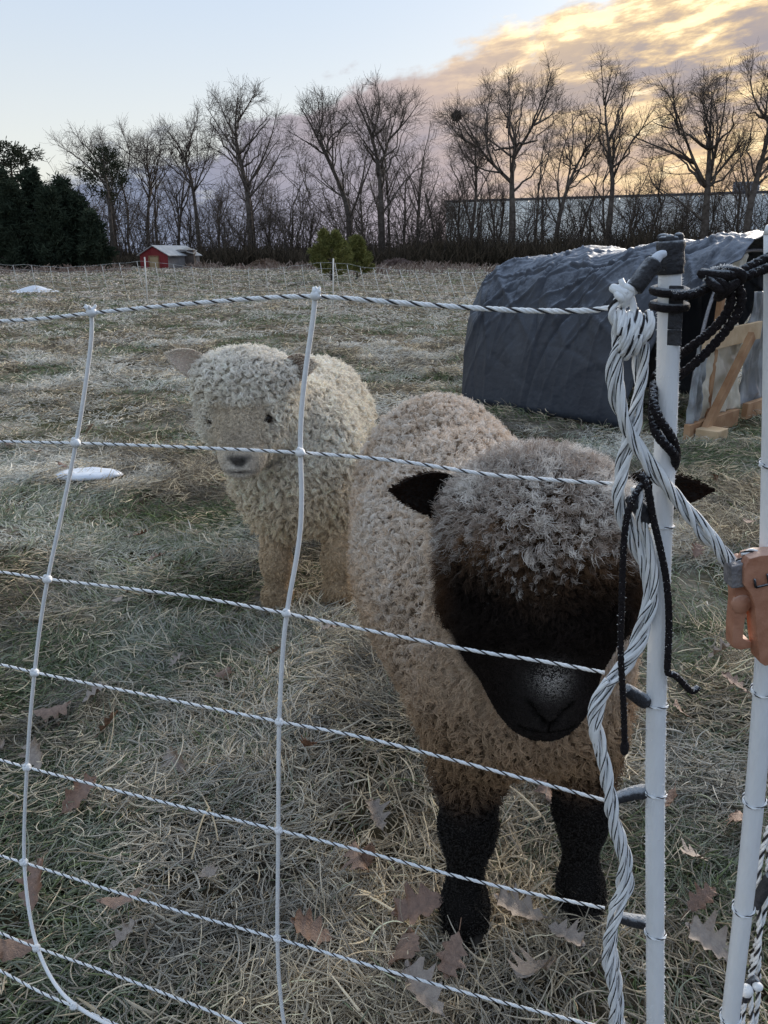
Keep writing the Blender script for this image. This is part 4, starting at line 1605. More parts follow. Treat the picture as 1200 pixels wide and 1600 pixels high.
def dark_sheep():
    r = np.random.default_rng(71)
    g = [float(gz(x, y)) for x, y in ((.137, 1.015), (.345, 1.06), (.07, 1.78), (.29, 1.80))]
    body = [('e', (.155, 1.45, .53), (.205, .38, .235)), ('e', (.122, 1.68, .555), (.180, .25, .235)), ('e', (.205, 1.18, .525), (.190, .19, .225)),
            ('e', (.225, 1.11, .45), (.160, .12, .155)), ('c', (.205, 1.24, .61), (.21, 1.10, .675), .145, .130)]
    legs = [('c', (.145, 1.09, .37), (.140, 1.055, .21), .062, .036), ('e', (.140, 1.045, .195), (.037, .038, .045), .02), ('c', (.140, 1.055, .19), (.138, 1.035, .075), .030, .027), ('e', (.137, 1.022, .062 + g[0]), (.027, .030, .030), .015), ('c', (.137, 1.02, .05 + g[0]), (.137, 1.005, .02 + g[0]), .028, .030),
            ('c', (.325, 1.10, .37), (.338, 1.095, .21), .062, .036), ('e', (.341, 1.085, .195), (.037, .038, .045), .02), ('c', (.341, 1.095, .19), (.344, 1.078, .075), .030, .027), ('e', (.345, 1.067, .062 + g[1]), (.027, .030, .030), .015), ('c', (.345, 1.065, .05 + g[1]), (.345, 1.05, .02 + g[1]), .028, .030),
            ('c', (.06, 1.70, .38), (.065, 1.80, .22), .085, .040), ('c', (.065, 1.80, .22), (.07, 1.77, .02 + g[2]), .034, .030),
            ('c', (.28, 1.72, .38), (.288, 1.82, .22), .085, .040), ('c', (.288, 1.82, .22), (.29, 1.79, .02 + g[3]), .034, .030)]
    hx = .212
    head = [('e', (hx, 1.01, .715), (.112, .105, .115)), ('c', (hx, .985, .705), (hx - .003, .905, .568), .106, .071), ('e', (hx - .003, .892, .548), (.056, .050, .045), .02),
            ('e', (hx, .985, .770), (.110, .085, .055), .03), ('e', (hx - .003, .885, .525), (.044, .042, .032), .015), ('e', (hx - .052, .965, .625), (.058, .055, .085), .05), ('e', (hx + .052, .965, .625), (.058, .055, .085), .05)]
    carve = [('c', (hx - .024, .838, .556), (hx - .012, .846, .541), .006, .005, -.006), ('c', (hx + .018, .838, .556), (hx + .006, .846, .541), .006, .005, -.006),
             ('c', (hx - .030, .846, .520), (hx + .024, .846, .520), .0035, .0035, -.006)]
    prims = body + legs + head + carve
    fn = lambda p: sd(prims, p, 0.05)
    fh = lambda p: sd(head, p, 0.04)
    fb = lambda p: sd(body, p, 0.05)
    fl = lambda p: sd(legs, p, 0.02)
    v, f = surface_nets(fn, (-.12, .78, -.05), (.52, 2.0, .92), 0.009)
    for _ in range(2):
        v = v - fn(v)[:, None] * grad(fn, v) * 0.9

    def zones(p):
        dh, db, dl_ = fh(p), fb(p), fl(p)
        hd = sstep(db - dh, 0.0, 0.05) * sstep(p[:, 1], 1.12, 1.06)
        lg = sstep(db - dl_, 0.0, 0.05) * sstep(p[:, 2], 0.36, 0.24)
        return hd, lg

    def base(p, nr):
        hd, lg = zones(p)
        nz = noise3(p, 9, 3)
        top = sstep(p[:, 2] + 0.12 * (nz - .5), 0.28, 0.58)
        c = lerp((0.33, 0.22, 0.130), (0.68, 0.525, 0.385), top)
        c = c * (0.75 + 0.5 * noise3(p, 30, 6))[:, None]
        # face: black-brown, browner on the brow and at the cheeks
        brow = sstep(p[:, 2] + .05 * (nz - .5), 0.665, 0.785)
        fc = lerp((0.021, 0.0165, 0.0145), (0.21, 0.125, 0.072), brow) * (0.6 + 0.8 * noise3(p, 40, 16))[:, None]
        cheek = sstep(np.abs(p[:, 0] - hx) + .02 * (nz - .5), 0.092, 0.125) * sstep(p[:, 2], 0.60, 0.68)
        fc = fc * (1 - 0.75 * cheek[:, None]) + np.array((0.11, 0.058, 0.030)) * 0.75 * cheek[:, None]
        dx, zz_ = p[:, 0] - hx + .003, p[:, 2]
        mzl = np.exp(-(dx / .050) ** 4 - ((zz_ - .552) / .048) ** 4) * (p[:, 1] < .93)
        fc = fc * (1 - .8 * mzl[:, None]) + np.array((.046, .041, .040)) * .8 * mzl[:, None]
        nos = np.maximum(np.exp(-((np.abs(dx) - .006 - .75 * np.clip(zz_ - .541, 0, .03)) / .0050) ** 2) * sstep(zz_, .530, .541) * sstep(zz_, .575, .566),
                         np.exp(-((zz_ - .522 - 3.0 * dx * dx) / .0032) ** 2) * (np.abs(dx) < .036))
        nos = np.maximum(nos, np.exp(-(dx / .0022) ** 2) * (zz_ < .541) * (zz_ > .522))
        fc = fc * (1 - .95 * (nos * mzl)[:, None])
        c = c * (1 - hd[:, None]) + fc * hd[:, None]
        nape = sstep(p[:, 1], 1.20, 1.06) * sstep(p[:, 2], 0.70, 0.78) * (1 - hd) * sstep(np.abs(p[:, 0] - hx), .14, .05)
        c = c * (1 - 0.5 * nape[:, None]) + np.array((0.16, 0.085, 0.04)) * 0.5 * nape[:, None]
        lc = lerp((0.009, 0.0075, 0.007), (0.085, 0.045, 0.025), sstep(p[:, 2] + .04 * (nz - .5), 0.215, 0.30))
        c = c * (1 - lg[:, None]) + lc * lg[:, None]
        return c

    def frost(p, nr, rc):
        hd, lg = zones(p)
        nz = noise3(p, 14, 13)
        up = sstep(nr[:, 2] + 0.8 * (nz - .5) + 0.5 * (rc - .5), -0.25, 0.85)
        side = 0.62 * sstep(p[:, 2] + .15 * (nz - .5), 0.42, 0.66)
        bodyf = 0.75 * np.clip(up * 0.80 * sstep(p[:, 2], .35, .6) * (0.55 + 0.7 * rc) + side * (0.10 + 0.5 * rc), 0, 1)
        hf = sstep(p[:, 2] + 0.06 * (rc - .5) + .08 * (nz - .5), 0.715, 0.775) * (0.85 + 0.6 * rc) * (0.5 + 0.5 * sstep(noise3(p, 34, 23), 0.36, 0.56))
        mz = np.exp(-((p[:, 0] - hx + .003) / .019) ** 2 - ((p[:, 2] - .597) / .017) ** 2) * (p[:, 1] < .90) * 1.4
        part = np.exp(-((p[:, 1] - 1.055) / .022) ** 2) * sstep(p[:, 2], .74, .78)
        hf = np.maximum(hf * (1 - .8 * part), mz * 0.45)
        lf = 0.04
        return (bodyf * (1 - hd) + hf * hd) * (1 - lg) + lf * lg

    def length(p):
        hd, lg = zones(p)
        Lb = 0.020
        brow = sstep(p[:, 2], 0.69, 0.77)
        cheek = sstep(np.abs(p[:, 0] - hx), 0.06, 0.11) * sstep(p[:, 2], 0.57, 0.66)
        Lh = 0.007 + 0.008 * sstep(p[:, 2], .61, .66) + 0.012 * brow + 0.012 * cheek * (1 - brow)
        Lh = np.where(p[:, 2] < 0.62, 0.0032, Lh)
        L = Lb * (1 - hd) + Lh * hd
        L = L * (1 - lg) + (0.005 + 0.020 * sstep(p[:, 2], 0.21, 0.30)) * lg
        return L
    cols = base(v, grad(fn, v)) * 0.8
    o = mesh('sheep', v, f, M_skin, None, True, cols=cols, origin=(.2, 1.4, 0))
    tag(o, 'brown frosted sheep with black face and black legs at the fence', 'sheep', 'sheep')
    wt = lambda p: np.where(p[:, 1] < 1.3, 1.0, np.where((p[:, 0] < .12) | (p[:, 2] > .6), 0.75, 0.25)) * np.where(p[:, 2] < .27, 1.1, 1.0) * np.where((p[:, 1] < 1.06) & (p[:, 2] > .45), 3.2, 1.0) * np.where((p[:, 1] < .94) & (p[:, 2] < .60) & (p[:, 2] > .45), 2.2, 1.0)
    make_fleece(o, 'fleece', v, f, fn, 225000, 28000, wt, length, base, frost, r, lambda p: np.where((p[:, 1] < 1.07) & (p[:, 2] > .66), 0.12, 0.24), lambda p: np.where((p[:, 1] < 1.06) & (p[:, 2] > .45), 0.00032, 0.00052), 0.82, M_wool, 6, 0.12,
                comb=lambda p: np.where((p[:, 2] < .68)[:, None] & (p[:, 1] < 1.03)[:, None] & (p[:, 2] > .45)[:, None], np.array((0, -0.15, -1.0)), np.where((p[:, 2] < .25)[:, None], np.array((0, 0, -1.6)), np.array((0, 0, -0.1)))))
    for s in (-1, 1):
        bx = hx + s * 0.105
        er = ear(o, 'ear', (bx - s * .02, 1.03, .758), (hx + s * (0.198 if s < 0 else .222), 0.985, .792), 0.030, 0.55, (0.012, 0.009, 0.008), (0.020, 0.012, 0.009), 81 + s)
        b = MB()
        b.ball(front_hit(fn, hx + s * .076, .672, .8) + (0, .004, 0), .009, 0, 14, 10)
        b.build('eye', M_eye, o)
    for (x, y, z) in ((.137, 1.005, g[0]), (.345, 1.05, g[1]), (.07, 1.765, g[2]), (.29, 1.785, g[3])):
        for s in (-1, 1):
            b = MB()
            b.ball((x + s * .016, y - .008, z + .022), (.017, .036, .026), 0, 10, 7)
            b.build('hoof', M_hoof, o)
    return o


dark_sheep()


def white_sheep():
    r = np.random.default_rng(72)
    feet = ((-.345, 2.26), (-.150, 2.27), (-.36, 2.98), (-.16, 3.0))
    g = [float(gz(x, y)) for x, y in feet]
    body = [('e', (-.262, 2.66, .505), (.208, .40, .225)), ('e', (-.262, 2.85, .51), (.200, .24, .215)), ('e', (-.280, 2.36, .485), (.195, .19, .225)),
            ('e', (-.285, 2.28, .44), (.155, .12, .155)), ('c', (-.29, 2.36, .58), (-.37, 2.24, .66), .150, .130)]
    legs = []
    for (x, y), gg, fr in zip(feet, g, (1, 1, 0, 0)):
        if fr:
            legs += [('c', (x * .97 - .004, y + .05, .36), (x, y + .02, .19), .060, .035), ('e', (x, y + .012, .175), (.036, .038, .042), .02), ('c', (x, y + .02, .17), (x, y + .012, .075), .030, .028), ('e', (x, y + .004, .062 + gg), (.036, .038, .032), .015), ('c', (x, y, .05 + gg), (x, y - .01, .02 + gg), .028, .030)]
        else:
            legs += [('c', (x, y - .08, .38), (x, y + .02, .20), .085, .042), ('c', (x, y + .02, .20), (x, y, .02 + gg), .038, .038)]
    hx = -.388
    head = [('e', (hx, 2.17, .70), (.120, .11, .12)), ('c', (hx + .002, 2.13, .675), (hx + .006, 2.035, .60), .108, .066), ('e', (hx + .007, 2.005, .580), (.060, .052, .045), .02),
            ('e', (hx - .003, 2.17, .772), (.132, .11, .062), .04), ('e', (hx + .007, 2.0, .556), (.046, .045, .030), .015)]
    carve = [('c', (hx - .018, 1.950, .588), (hx - .004, 1.954, .572), .0065, .005, -.006), ('c', (hx + .032, 1.950, .588), (hx + .018, 1.954, .572), .0065, .005, -.006),
             ('c', (hx - .026, 1.957, .552), (hx + .040, 1.957, .552), .004, .004, -.006)]
    prims = body + legs + head + carve
    fn = lambda p: sd(prims, p, 0.05)
    fh = lambda p: sd(head, p, 0.04)
    fb = lambda p: sd(body, p, 0.05)
    fl = lambda p: sd(legs, p, 0.02)
    v, f = surface_nets(fn, (-.62, 1.90, -.06), (.08, 3.2, .92), 0.0095)
    for _ in range(2):
        v = v - fn(v)[:, None] * grad(fn, v) * 0.9

    def zones(p):
        dh, db, dl_ = fh(p), fb(p), fl(p)
        hd = sstep(db - dh, 0.0, 0.05) * sstep(p[:, 1], 2.32, 2.22)
        lg = sstep(db - dl_, 0.0, 0.05) * sstep(p[:, 2], 0.34, 0.22)
        return hd, lg

    def face(p):
        """bare short-haired centre of the face"""
        return sstep(2.13 - p[:, 1], 0.0, 0.03) * sstep(0.072 - np.abs(p[:, 0] - hx), -.015, .015) * sstep(p[:, 2], 0.735, 0.70)

    def base(p, nr):
        hd, lg = zones(p)
        nz = noise3(p, 8, 3)
        low = sstep(p[:, 2] + .12 * (nz - .5), 0.30, 0.62)
        c = lerp((0.90, 0.765, 0.58), (0.95, 0.88, 0.755), low)
        c = c * (0.82 + 0.36 * noise3(p, 22, 6))[:, None]
        fc = face(p) * hd
        c = c * (1 - fc[:, None]) + np.array((0.76, 0.66, 0.52)) * fc[:, None]
        mz = np.exp(-((p[:, 0] - hx - .005) / .055) ** 2 - ((p[:, 2] - .565) / .045) ** 2) * (p[:, 1] < 2.03)
        c = c * (1 - 0.85 * mz[:, None]) + np.array((0.88, 0.83, 0.77)) * 0.85 * mz[:, None]
        ns = np.maximum(np.exp(-(((p[:, 0] - hx - .007) / (.008 + .024 * np.clip((p[:, 2] - .562) / .026, 0, 1))) ** 2) ** 2 - ((p[:, 2] - .582) / .017) ** 4), 0.9 * np.exp(-((p[:, 0] - hx - .007) / .034) ** 2 - ((p[:, 2] - .552) / .006) ** 2)) * (p[:, 1] < 1.985)
        c = c * (1 - 0.92 * ns[:, None]) + np.array((0.035, 0.033, 0.036)) * 0.92 * ns[:, None]
        br = np.exp(-((p[:, 0] - hx) / .04) ** 2 - ((p[:, 2] - .635) / .028) ** 2) * (p[:, 1] < 2.06)
        c = c * (1 - 0.5 * br[:, None]) + np.array((0.34, 0.27, 0.20)) * 0.5 * br[:, None]
        lc = lerp((0.50, 0.38, 0.25), (0.72, 0.57, 0.40), sstep(p[:, 2], 0.05, 0.26))
        c = c * (1 - lg[:, None]) + lc * lg[:, None]
        return c

    def frost(p, nr, rc):
        hd, lg = zones(p)
        up = sstep(nr[:, 2], -0.1, 0.9) * sstep(p[:, 2], .45, .65)
        hf = sstep(p[:, 2], .70, .79)
        return (up * 0.32 + hf * hd * 0.35) * (0.5 + 0.6 * rc) * (1 - lg) * (1 - .8 * face(p) * hd)

    def length(p):
        hd, lg = zones(p)
        Lh = 0.026 * (1 - face(p)) + 0.007 * face(p)
        Lh = np.where((p[:, 1] < 2.03) & (p[:, 2] < .62), 0.003, Lh)
        L = 0.027 * (1 - hd) + Lh * hd
        ed = np.minimum(*[np.linalg.norm(p - q, axis=1) for q in eyes])
        L = np.where(ed < .015, .002, L)
        return L * (1 - lg) + 0.011 * lg
    eyes = [front_hit(fn, hx - .080, .668, 1.9), front_hit(fn, hx + .074, .675, 1.9)]
    cols = base(v, grad(fn, v)) * 0.85
    ed = np.minimum(*[np.linalg.norm(v - q, axis=1) for q in eyes])
    cols = np.where((ed < .017)[:, None], np.array((.05, .04, .035)), cols)
    o = mesh('sheep', v, f, M_skin, None, True, cols=cols, origin=(-.25, 2.6, 0))
    tag(o, 'cream white woolly sheep standing in the pasture', 'sheep', 'sheep')
    wt = lambda p: np.where(p[:, 1] < 2.5, 1.0, np.where(p[:, 2] > .55, .6, .25)) * np.where((p[:, 1] < 2.24) & (p[:, 2] > .5), 1.8, 1.0) * np.where((p[:, 1] < 2.04) & (p[:, 2] > .5), 2.8, 1.0)
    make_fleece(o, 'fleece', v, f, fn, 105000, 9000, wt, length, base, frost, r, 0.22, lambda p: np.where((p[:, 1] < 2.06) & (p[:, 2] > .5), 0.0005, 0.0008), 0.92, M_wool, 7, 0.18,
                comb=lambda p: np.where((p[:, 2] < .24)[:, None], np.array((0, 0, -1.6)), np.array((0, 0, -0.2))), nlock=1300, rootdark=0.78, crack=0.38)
    for s in (-1, 1):
        er = ear(o, 'ear', (hx + s * .10, 2.17, .772), (hx + s * (.205 if s < 0 else .200), 2.13, .832 if s < 0 else .805), 0.036, 0.7, (0.62, 0.50, 0.43) if s < 0 else (0.24, 0.17, 0.13), (0.80, 0.72, 0.62), 91 + s)
        b = MB()
        b.ball(eyes[0 if s < 0 else 1] + (0, .006, 0), .0115, 0, 14, 10)
        b.build('eye', M_eye, o)
    for (x, y), z in zip(feet, g):
        for s in (-1, 1):
            b = MB()
            b.ball((x + s * .016, y - .012, z + .022), (.017, .036, .026), 0, 10, 7)
            b.build('hoof', M_hoof, o)


white_sheep()

# ------------------------------------------------------------------ near netting fence
def fence_F(px):
    return float(np.interp(px, (-400, 0, 143, 490, 965, 1300), (1.30, 1.03, 0.945, 0.79, 0.672, 0.60)))


def wire_path(pts, F=None):
    if F is None:
        p = np.array([at(x, y, fence_F(x)) for x, y in pts])
    else:
        Fs = np.broadcast_to(F, (len(pts),))
        p = np.array([at(x, y, q) for (x, y), q in zip(pts, Fs)])
    return chaikin(p, 3)


def polywire(b, p, Rw=0.0021, pitch=0.021, step=0.0024, cols=(0, 0, 0, 1), phase=0.0, sides=5):
    """twisted filaments round a path: white strands with a black tracer"""
    p = resample(p, step)
    t, n, bb = frames(p)
    s = np.arange(len(p)) * step
    k = len(cols)
    for i, m in enumerate(cols):
        a = 2 * math.pi * (s / pitch + i / k) + phase
        off = Rw * 0.56
        q = p + (n * np.cos(a)[:, None] + bb * np.sin(a)[:, None]) * off
        b.tube(q, Rw * (0.58 if m == 0 else 0.44), sides, m, (t, n, bb))
    return p


def near_fence():
    e = empty('netting_fence', on_ground(493, 1600))
    tag(e, 'white and black twisted electric netting fence in front of the sheep', 'fence', 'electric netting fences')
    W = [[(-380, 520), (0, 502), (70, 498), (143, 489), (300, 474), (400, 466), (490, 462), (600, 471), (700, 479), (840, 487), (952, 485), (975, 468)],
         [(-380, 678), (0, 690), (118, 692), (300, 699), (469, 707), (560, 714), (640, 722), (760, 742), (850, 749), (958, 756)],
         [(-380, 838), (0, 893), (74, 905), (250, 925), (340, 938), (447, 958), (600, 990), (750, 1019), (850, 1033), (945, 1051)],
         [(-380, 970), (0, 1037), (54, 1051), (250, 1090), (436, 1128), (560, 1149), (750, 1198), (944, 1250)],
         [(-380, 1080), (0, 1187), (42, 1199), (240, 1250), (436, 1297), (560, 1328), (760, 1382), (945, 1419)],
         [(-380, 1190), (0, 1338), (37, 1347), (240, 1413), (433, 1466), (600, 1515), (740, 1555), (960, 1610)],
         [(-380, 1290), (0, 1458), (57, 1481), (200, 1530), (380, 1600), (600, 1690), (960, 1760)],
         [(-380, 1330), (0, 1515), (60, 1550), (115, 1572), (190, 1604), (420, 1720), (960, 1830)]]
    for i, w in enumerate(W):
        b = MB()
        polywire(b, wire_path(w, [fence_F(x) * (1, 1, 1, 1, 1, .985, .93, .86)[i] for x, _ in w]), 0.0023 if i == 0 else 0.0019, 0.024 if i == 0 else 0.019, phase=i * 1.3)
        b.build('wire', [M_white, M_black], e)
    V1 = [(143, 486), (144, 520), (137, 580), (120, 690), (97, 800), (74, 905), (62, 980), (54, 1051), (47, 1120), (42, 1199), (38, 1280), (37, 1347), (44, 1420), (57, 1481), (82, 1535), (115, 1572), (190, 1612), (300, 1660)]
    V2 = [(493, 460), (489, 500), (477, 580), (470, 650), (469, 707), (472, 780), (468, 850), (447, 958), (440, 1040), (436, 1128), (435, 1210), (435, 1297), (434, 1380), (433, 1466), (436, 1540), (446, 1620), (470, 1720)]
    V0 = [(-190, 495), (-200, 690), (-215, 880), (-225, 1010), (-232, 1140), (-236, 1260), (-230, 1380)]
    F1 = [0.945] * 11 + [0.935, 0.905, 0.878, 0.845, 0.808, 0.78, 0.75]
    F2 = [0.79] * len(V2)
    for pts, F in ((V1, F1), (V2, F2), (V0, [1.15] * len(V0))):
        p = resample(wire_path(pts, F), 0.006)
        b = MB()
        b.tube(p, 0.0027, 8)
        b.build('stay', M_white, e)
    kn = [(143, 488), (118, 692), (74, 905), (54, 1051), (42, 1199), (37, 1347), (57, 1481), (115, 1572)]
    k2 = [(493, 462), (469, 707), (447, 958), (436, 1128), (435, 1297), (433, 1466)]
    r = np.random.default_rng(17)
    for lst, F in ((kn, 0.943), (k2, 0.788)):
        for i, (x, y) in enumerate(lst):
            Fk = F if F < .9 else F * (1, 1, 1, 1, 1, .99, .93, .855)[i]
            c = at(x, y, Fk - 0.001)
            b = MB()
            s = 0.0058 * Fk / 0.85
            b.ball(c, (s, s, s * 0.95), 0, 12, 9)
            b.ball(c + (-s * .2, -s * .3, s * .75), s * 0.45, 0, 8, 6)
            b.ball(c + (s * .55, -s * .35, -s * .1), s * 0.55, 0, 8, 6)
            if i == 0:
                for q in range(5):
                    d = unit(np.array((r.normal(0, .7), r.normal(0, .4), 1.0)))
                    b.tube(np.array([c, c + d * s * 1.1, c + d * s * 1.7 + (r.normal(0, .001), 0, 0)]), np.array((0.0022, 0.002, 0.0012)), 5)
            b.build('knot', M_white, e)
    # ---- end of the netting: spare net gathered into a hanging bundle
    F = 0.655

    def bundle(pts, Rb, nrope, pitch, Rw, ph=0.0, Fv=F, cols=(0, 0, 0, 1, 0, 0, 1), flare=None):
        p = resample(wire_path(pts, Fv), 0.004)
        t, n, bb = frames(p)
        s = np.arange(len(p)) * 0.004
        b = MB()
        rr = np.random.default_rng(int(ph * 10) + 3)
        for i in range(nrope):
            a = 2 * math.pi * (s / pitch + i / nrope) + ph + 0.5 * np.sin(s * 25 + i * 2)
            of = Rb * (0.85 + 0.35 * np.sin(s * 31 + i * 1.7) + 0.15 * np.sin(s * 83 + i * 2.9))
            q = p + (n * np.cos(a)[:, None] + bb * np.sin(a)[:, None]) * of[:, None]
            polywire(b, q, Rw, 0.058 + 0.03 * rr.random(), 0.003, cols, i * 1.1 + ph)
        return b.build('wire_bundle', [M_white, M_black], e)
    legL = [(985, 512), (966, 545), (960, 590), (967, 635), (985, 680), (1010, 722), (1035, 752), (1070, 795), (1105, 835), (1135, 868), (1146, 885)]
    legR = [(990, 512), (1003, 545), (1002, 595), (994, 645), (984, 690), (972, 735), (966, 775), (975, 810), (994, 850), (1010, 890), (1016, 925), (1008, 965), (992, 1010), (968, 1045), (942, 1078), (927, 1112), (932, 1150), (946, 1195),
            (953, 1245), (962, 1300), (976, 1350), (974, 1390), (960, 1425), (950, 1470), (952, 1520), (960, 1560), (964, 1620)]
    bundle(legL, 0.0046, 6, 0.12, 0.0022, 0.0, 0.650)
    bundle(legR, 0.0048, 6, 0.13, 0.0022, 1.7, np.interp(np.arange(len(legR)), (0, 8, len(legR)), (0.656, 0.655, 0.63)))
    bundle([(996, 760), (1000, 800), (1012, 850), (1022, 905), (1018, 950), (1004, 1000), (985, 1040), (960, 1062)], 0.0032, 3, 0.09, 0.0021, 0.4, 0.648)
    bundle([(950, 1062), (925, 1100), (926, 1145), (940, 1190), (955, 1260), (980, 1330), (985, 1385), (968, 1420), (956, 1470), (966, 1530), (972, 1610)], 0.0026, 3, 0.08, 0.0020, 2.4, 0.642)
    # coil round the two legs
    b = MB()
    c0 = at(985, 518, 0.653)
    s = np.linspace(0, 1, 160)
    for j, (x0, x1, rz, ry, nt, zo) in enumerate(((-.0125, .004, .0175, .0125, 5, -.002), (.003, .0150, .0105, .0115, 3.5, .003))):
        a = s * 2 * math.pi * nt
        q = c0 + np.stack([x0 + (x1 - x0) * s + .0015 * np.sin(a * .5), -np.cos(a) * ry, np.sin(a) * rz + zo + .002 * np.sin(s * 9)], 1)
        polywire(b, q, 0.0027, 0.040, 0.003, (0, 0, 0, 1), j)
    b.build('coil', [M_white, M_black], e)
    # white end knot and stub of the last stay
    b = MB()
    c = at(977, 460, 0.652)
    a = np.linspace(0, 2 * math.pi, 110)
    b.tube(c + np.stack([.0062 * np.sin(a) + .0045 * np.sin(2 * a), -.004 * np.cos(3 * a), .0055 * np.cos(a) - .004 * np.cos(2 * a)], 1), .0034, 8)
    b.tube(c + np.stack([.0058 * np.cos(a) - .001, -.0035 * np.sin(2 * a) - .001, .0048 * np.sin(a) + .001], 1), .0032, 8)
    for q in ((-.004, .012), (.003, .011)):
        b.tube(np.array([c, c + (q[0] * .7, -.001, q[1] * .6), c + (q[0] * 1.2, 0, q[1])]), np.array((.003, .0028, .0022)), 7)
    b.build('knot', M_white, e)
    b = MB()
    b.tube(wire_path([(985, 462), (990, 480), (994, 505), (995, 520)], 0.651), 0.0031, 8)
    b.build('stay', M_white, e)
    b = MB()
    polywire(b, wire_path([(972, 462), (958, 475), (954, 490), (962, 505), (968, 525), (962, 545)], 0.650), 0.0034, 0.03, 0.003, (0, 0, 1))
    b.build('wire', [M_white, M_black], e)
    # black stub insulators tying bundle and post together
    for i, pts in enumerate(([(978, 1076), (992, 1086), (1010, 1098)], [(962, 1248), (985, 1240), (1010, 1236)], [(965, 1432), (985, 1438), (1012, 1442)], [(985, 778), (1000, 795), (1014, 812)])):
        b = MB()
        p = wire_path(pts, (0.648, 0.650, 0.652))
        b.tube(p, np.interp(np.linspace(0, 1, len(p)), (0, .5, .8, 1), (.0055, .0068, .0075, .0060)), 10)
        b.build('insulator', M_tape, e)
    b = MB()
    p = wire_path([(990, 452), (1006, 430), (1024, 408)], (0.650, 0.652, 0.655))
    b.tube(p, np.interp(np.linspace(0, 1, len(p)), (0, .08, .85, 1), (.006, .0075, .0075, .005)), 10)
    b.build('insulator', M_tape, e)
    b = MB()
    b.tube(wire_path([(1022, 408), (1031, 398), (1041, 396)], 0.654), np.interp(np.linspace(0, 1, 24), (0, .3, 1), (.004, .0045, .002)), 8)
    b.build('frost_cap', M_snow, e)


near_fence()


def post_path(pts):
    p = np.array([at(x, y, F) for x, y, F in pts])
    return resample(chaikin(p, 2), 0.02)


def to_ground(p):
    """continue a post's lower end to the soil"""
    d = unit(p[-1] - p[-6])
    t = (p[-1][2] + 0.15) / -d[2]
    return np.concatenate([p, [p[-1] + d * t * .5, p[-1] + d * t]])


def ring(b, c, ax, rp, rw, tilt=0.15, turns=1.1):
    """a turn of twisted wire round a post"""
    ax = unit(ax)
    u = unit(np.cross(ax, (0.2, 1, 0)))
    w = np.cross(ax, u)
    a = np.linspace(0, 2 * math.pi * turns, int(50 * turns))
    q = c + (u * np.cos(a)[:, None] + w * np.sin(a)[:, None]) * (rp + rw) + ax * (tilt * rp * np.sin(a + .5) + np.linspace(0, rw * 1.5 * turns, len(a)))[:, None]
    polywire(b, q, rw, 0.014, 0.0015, (0, 0, 1))


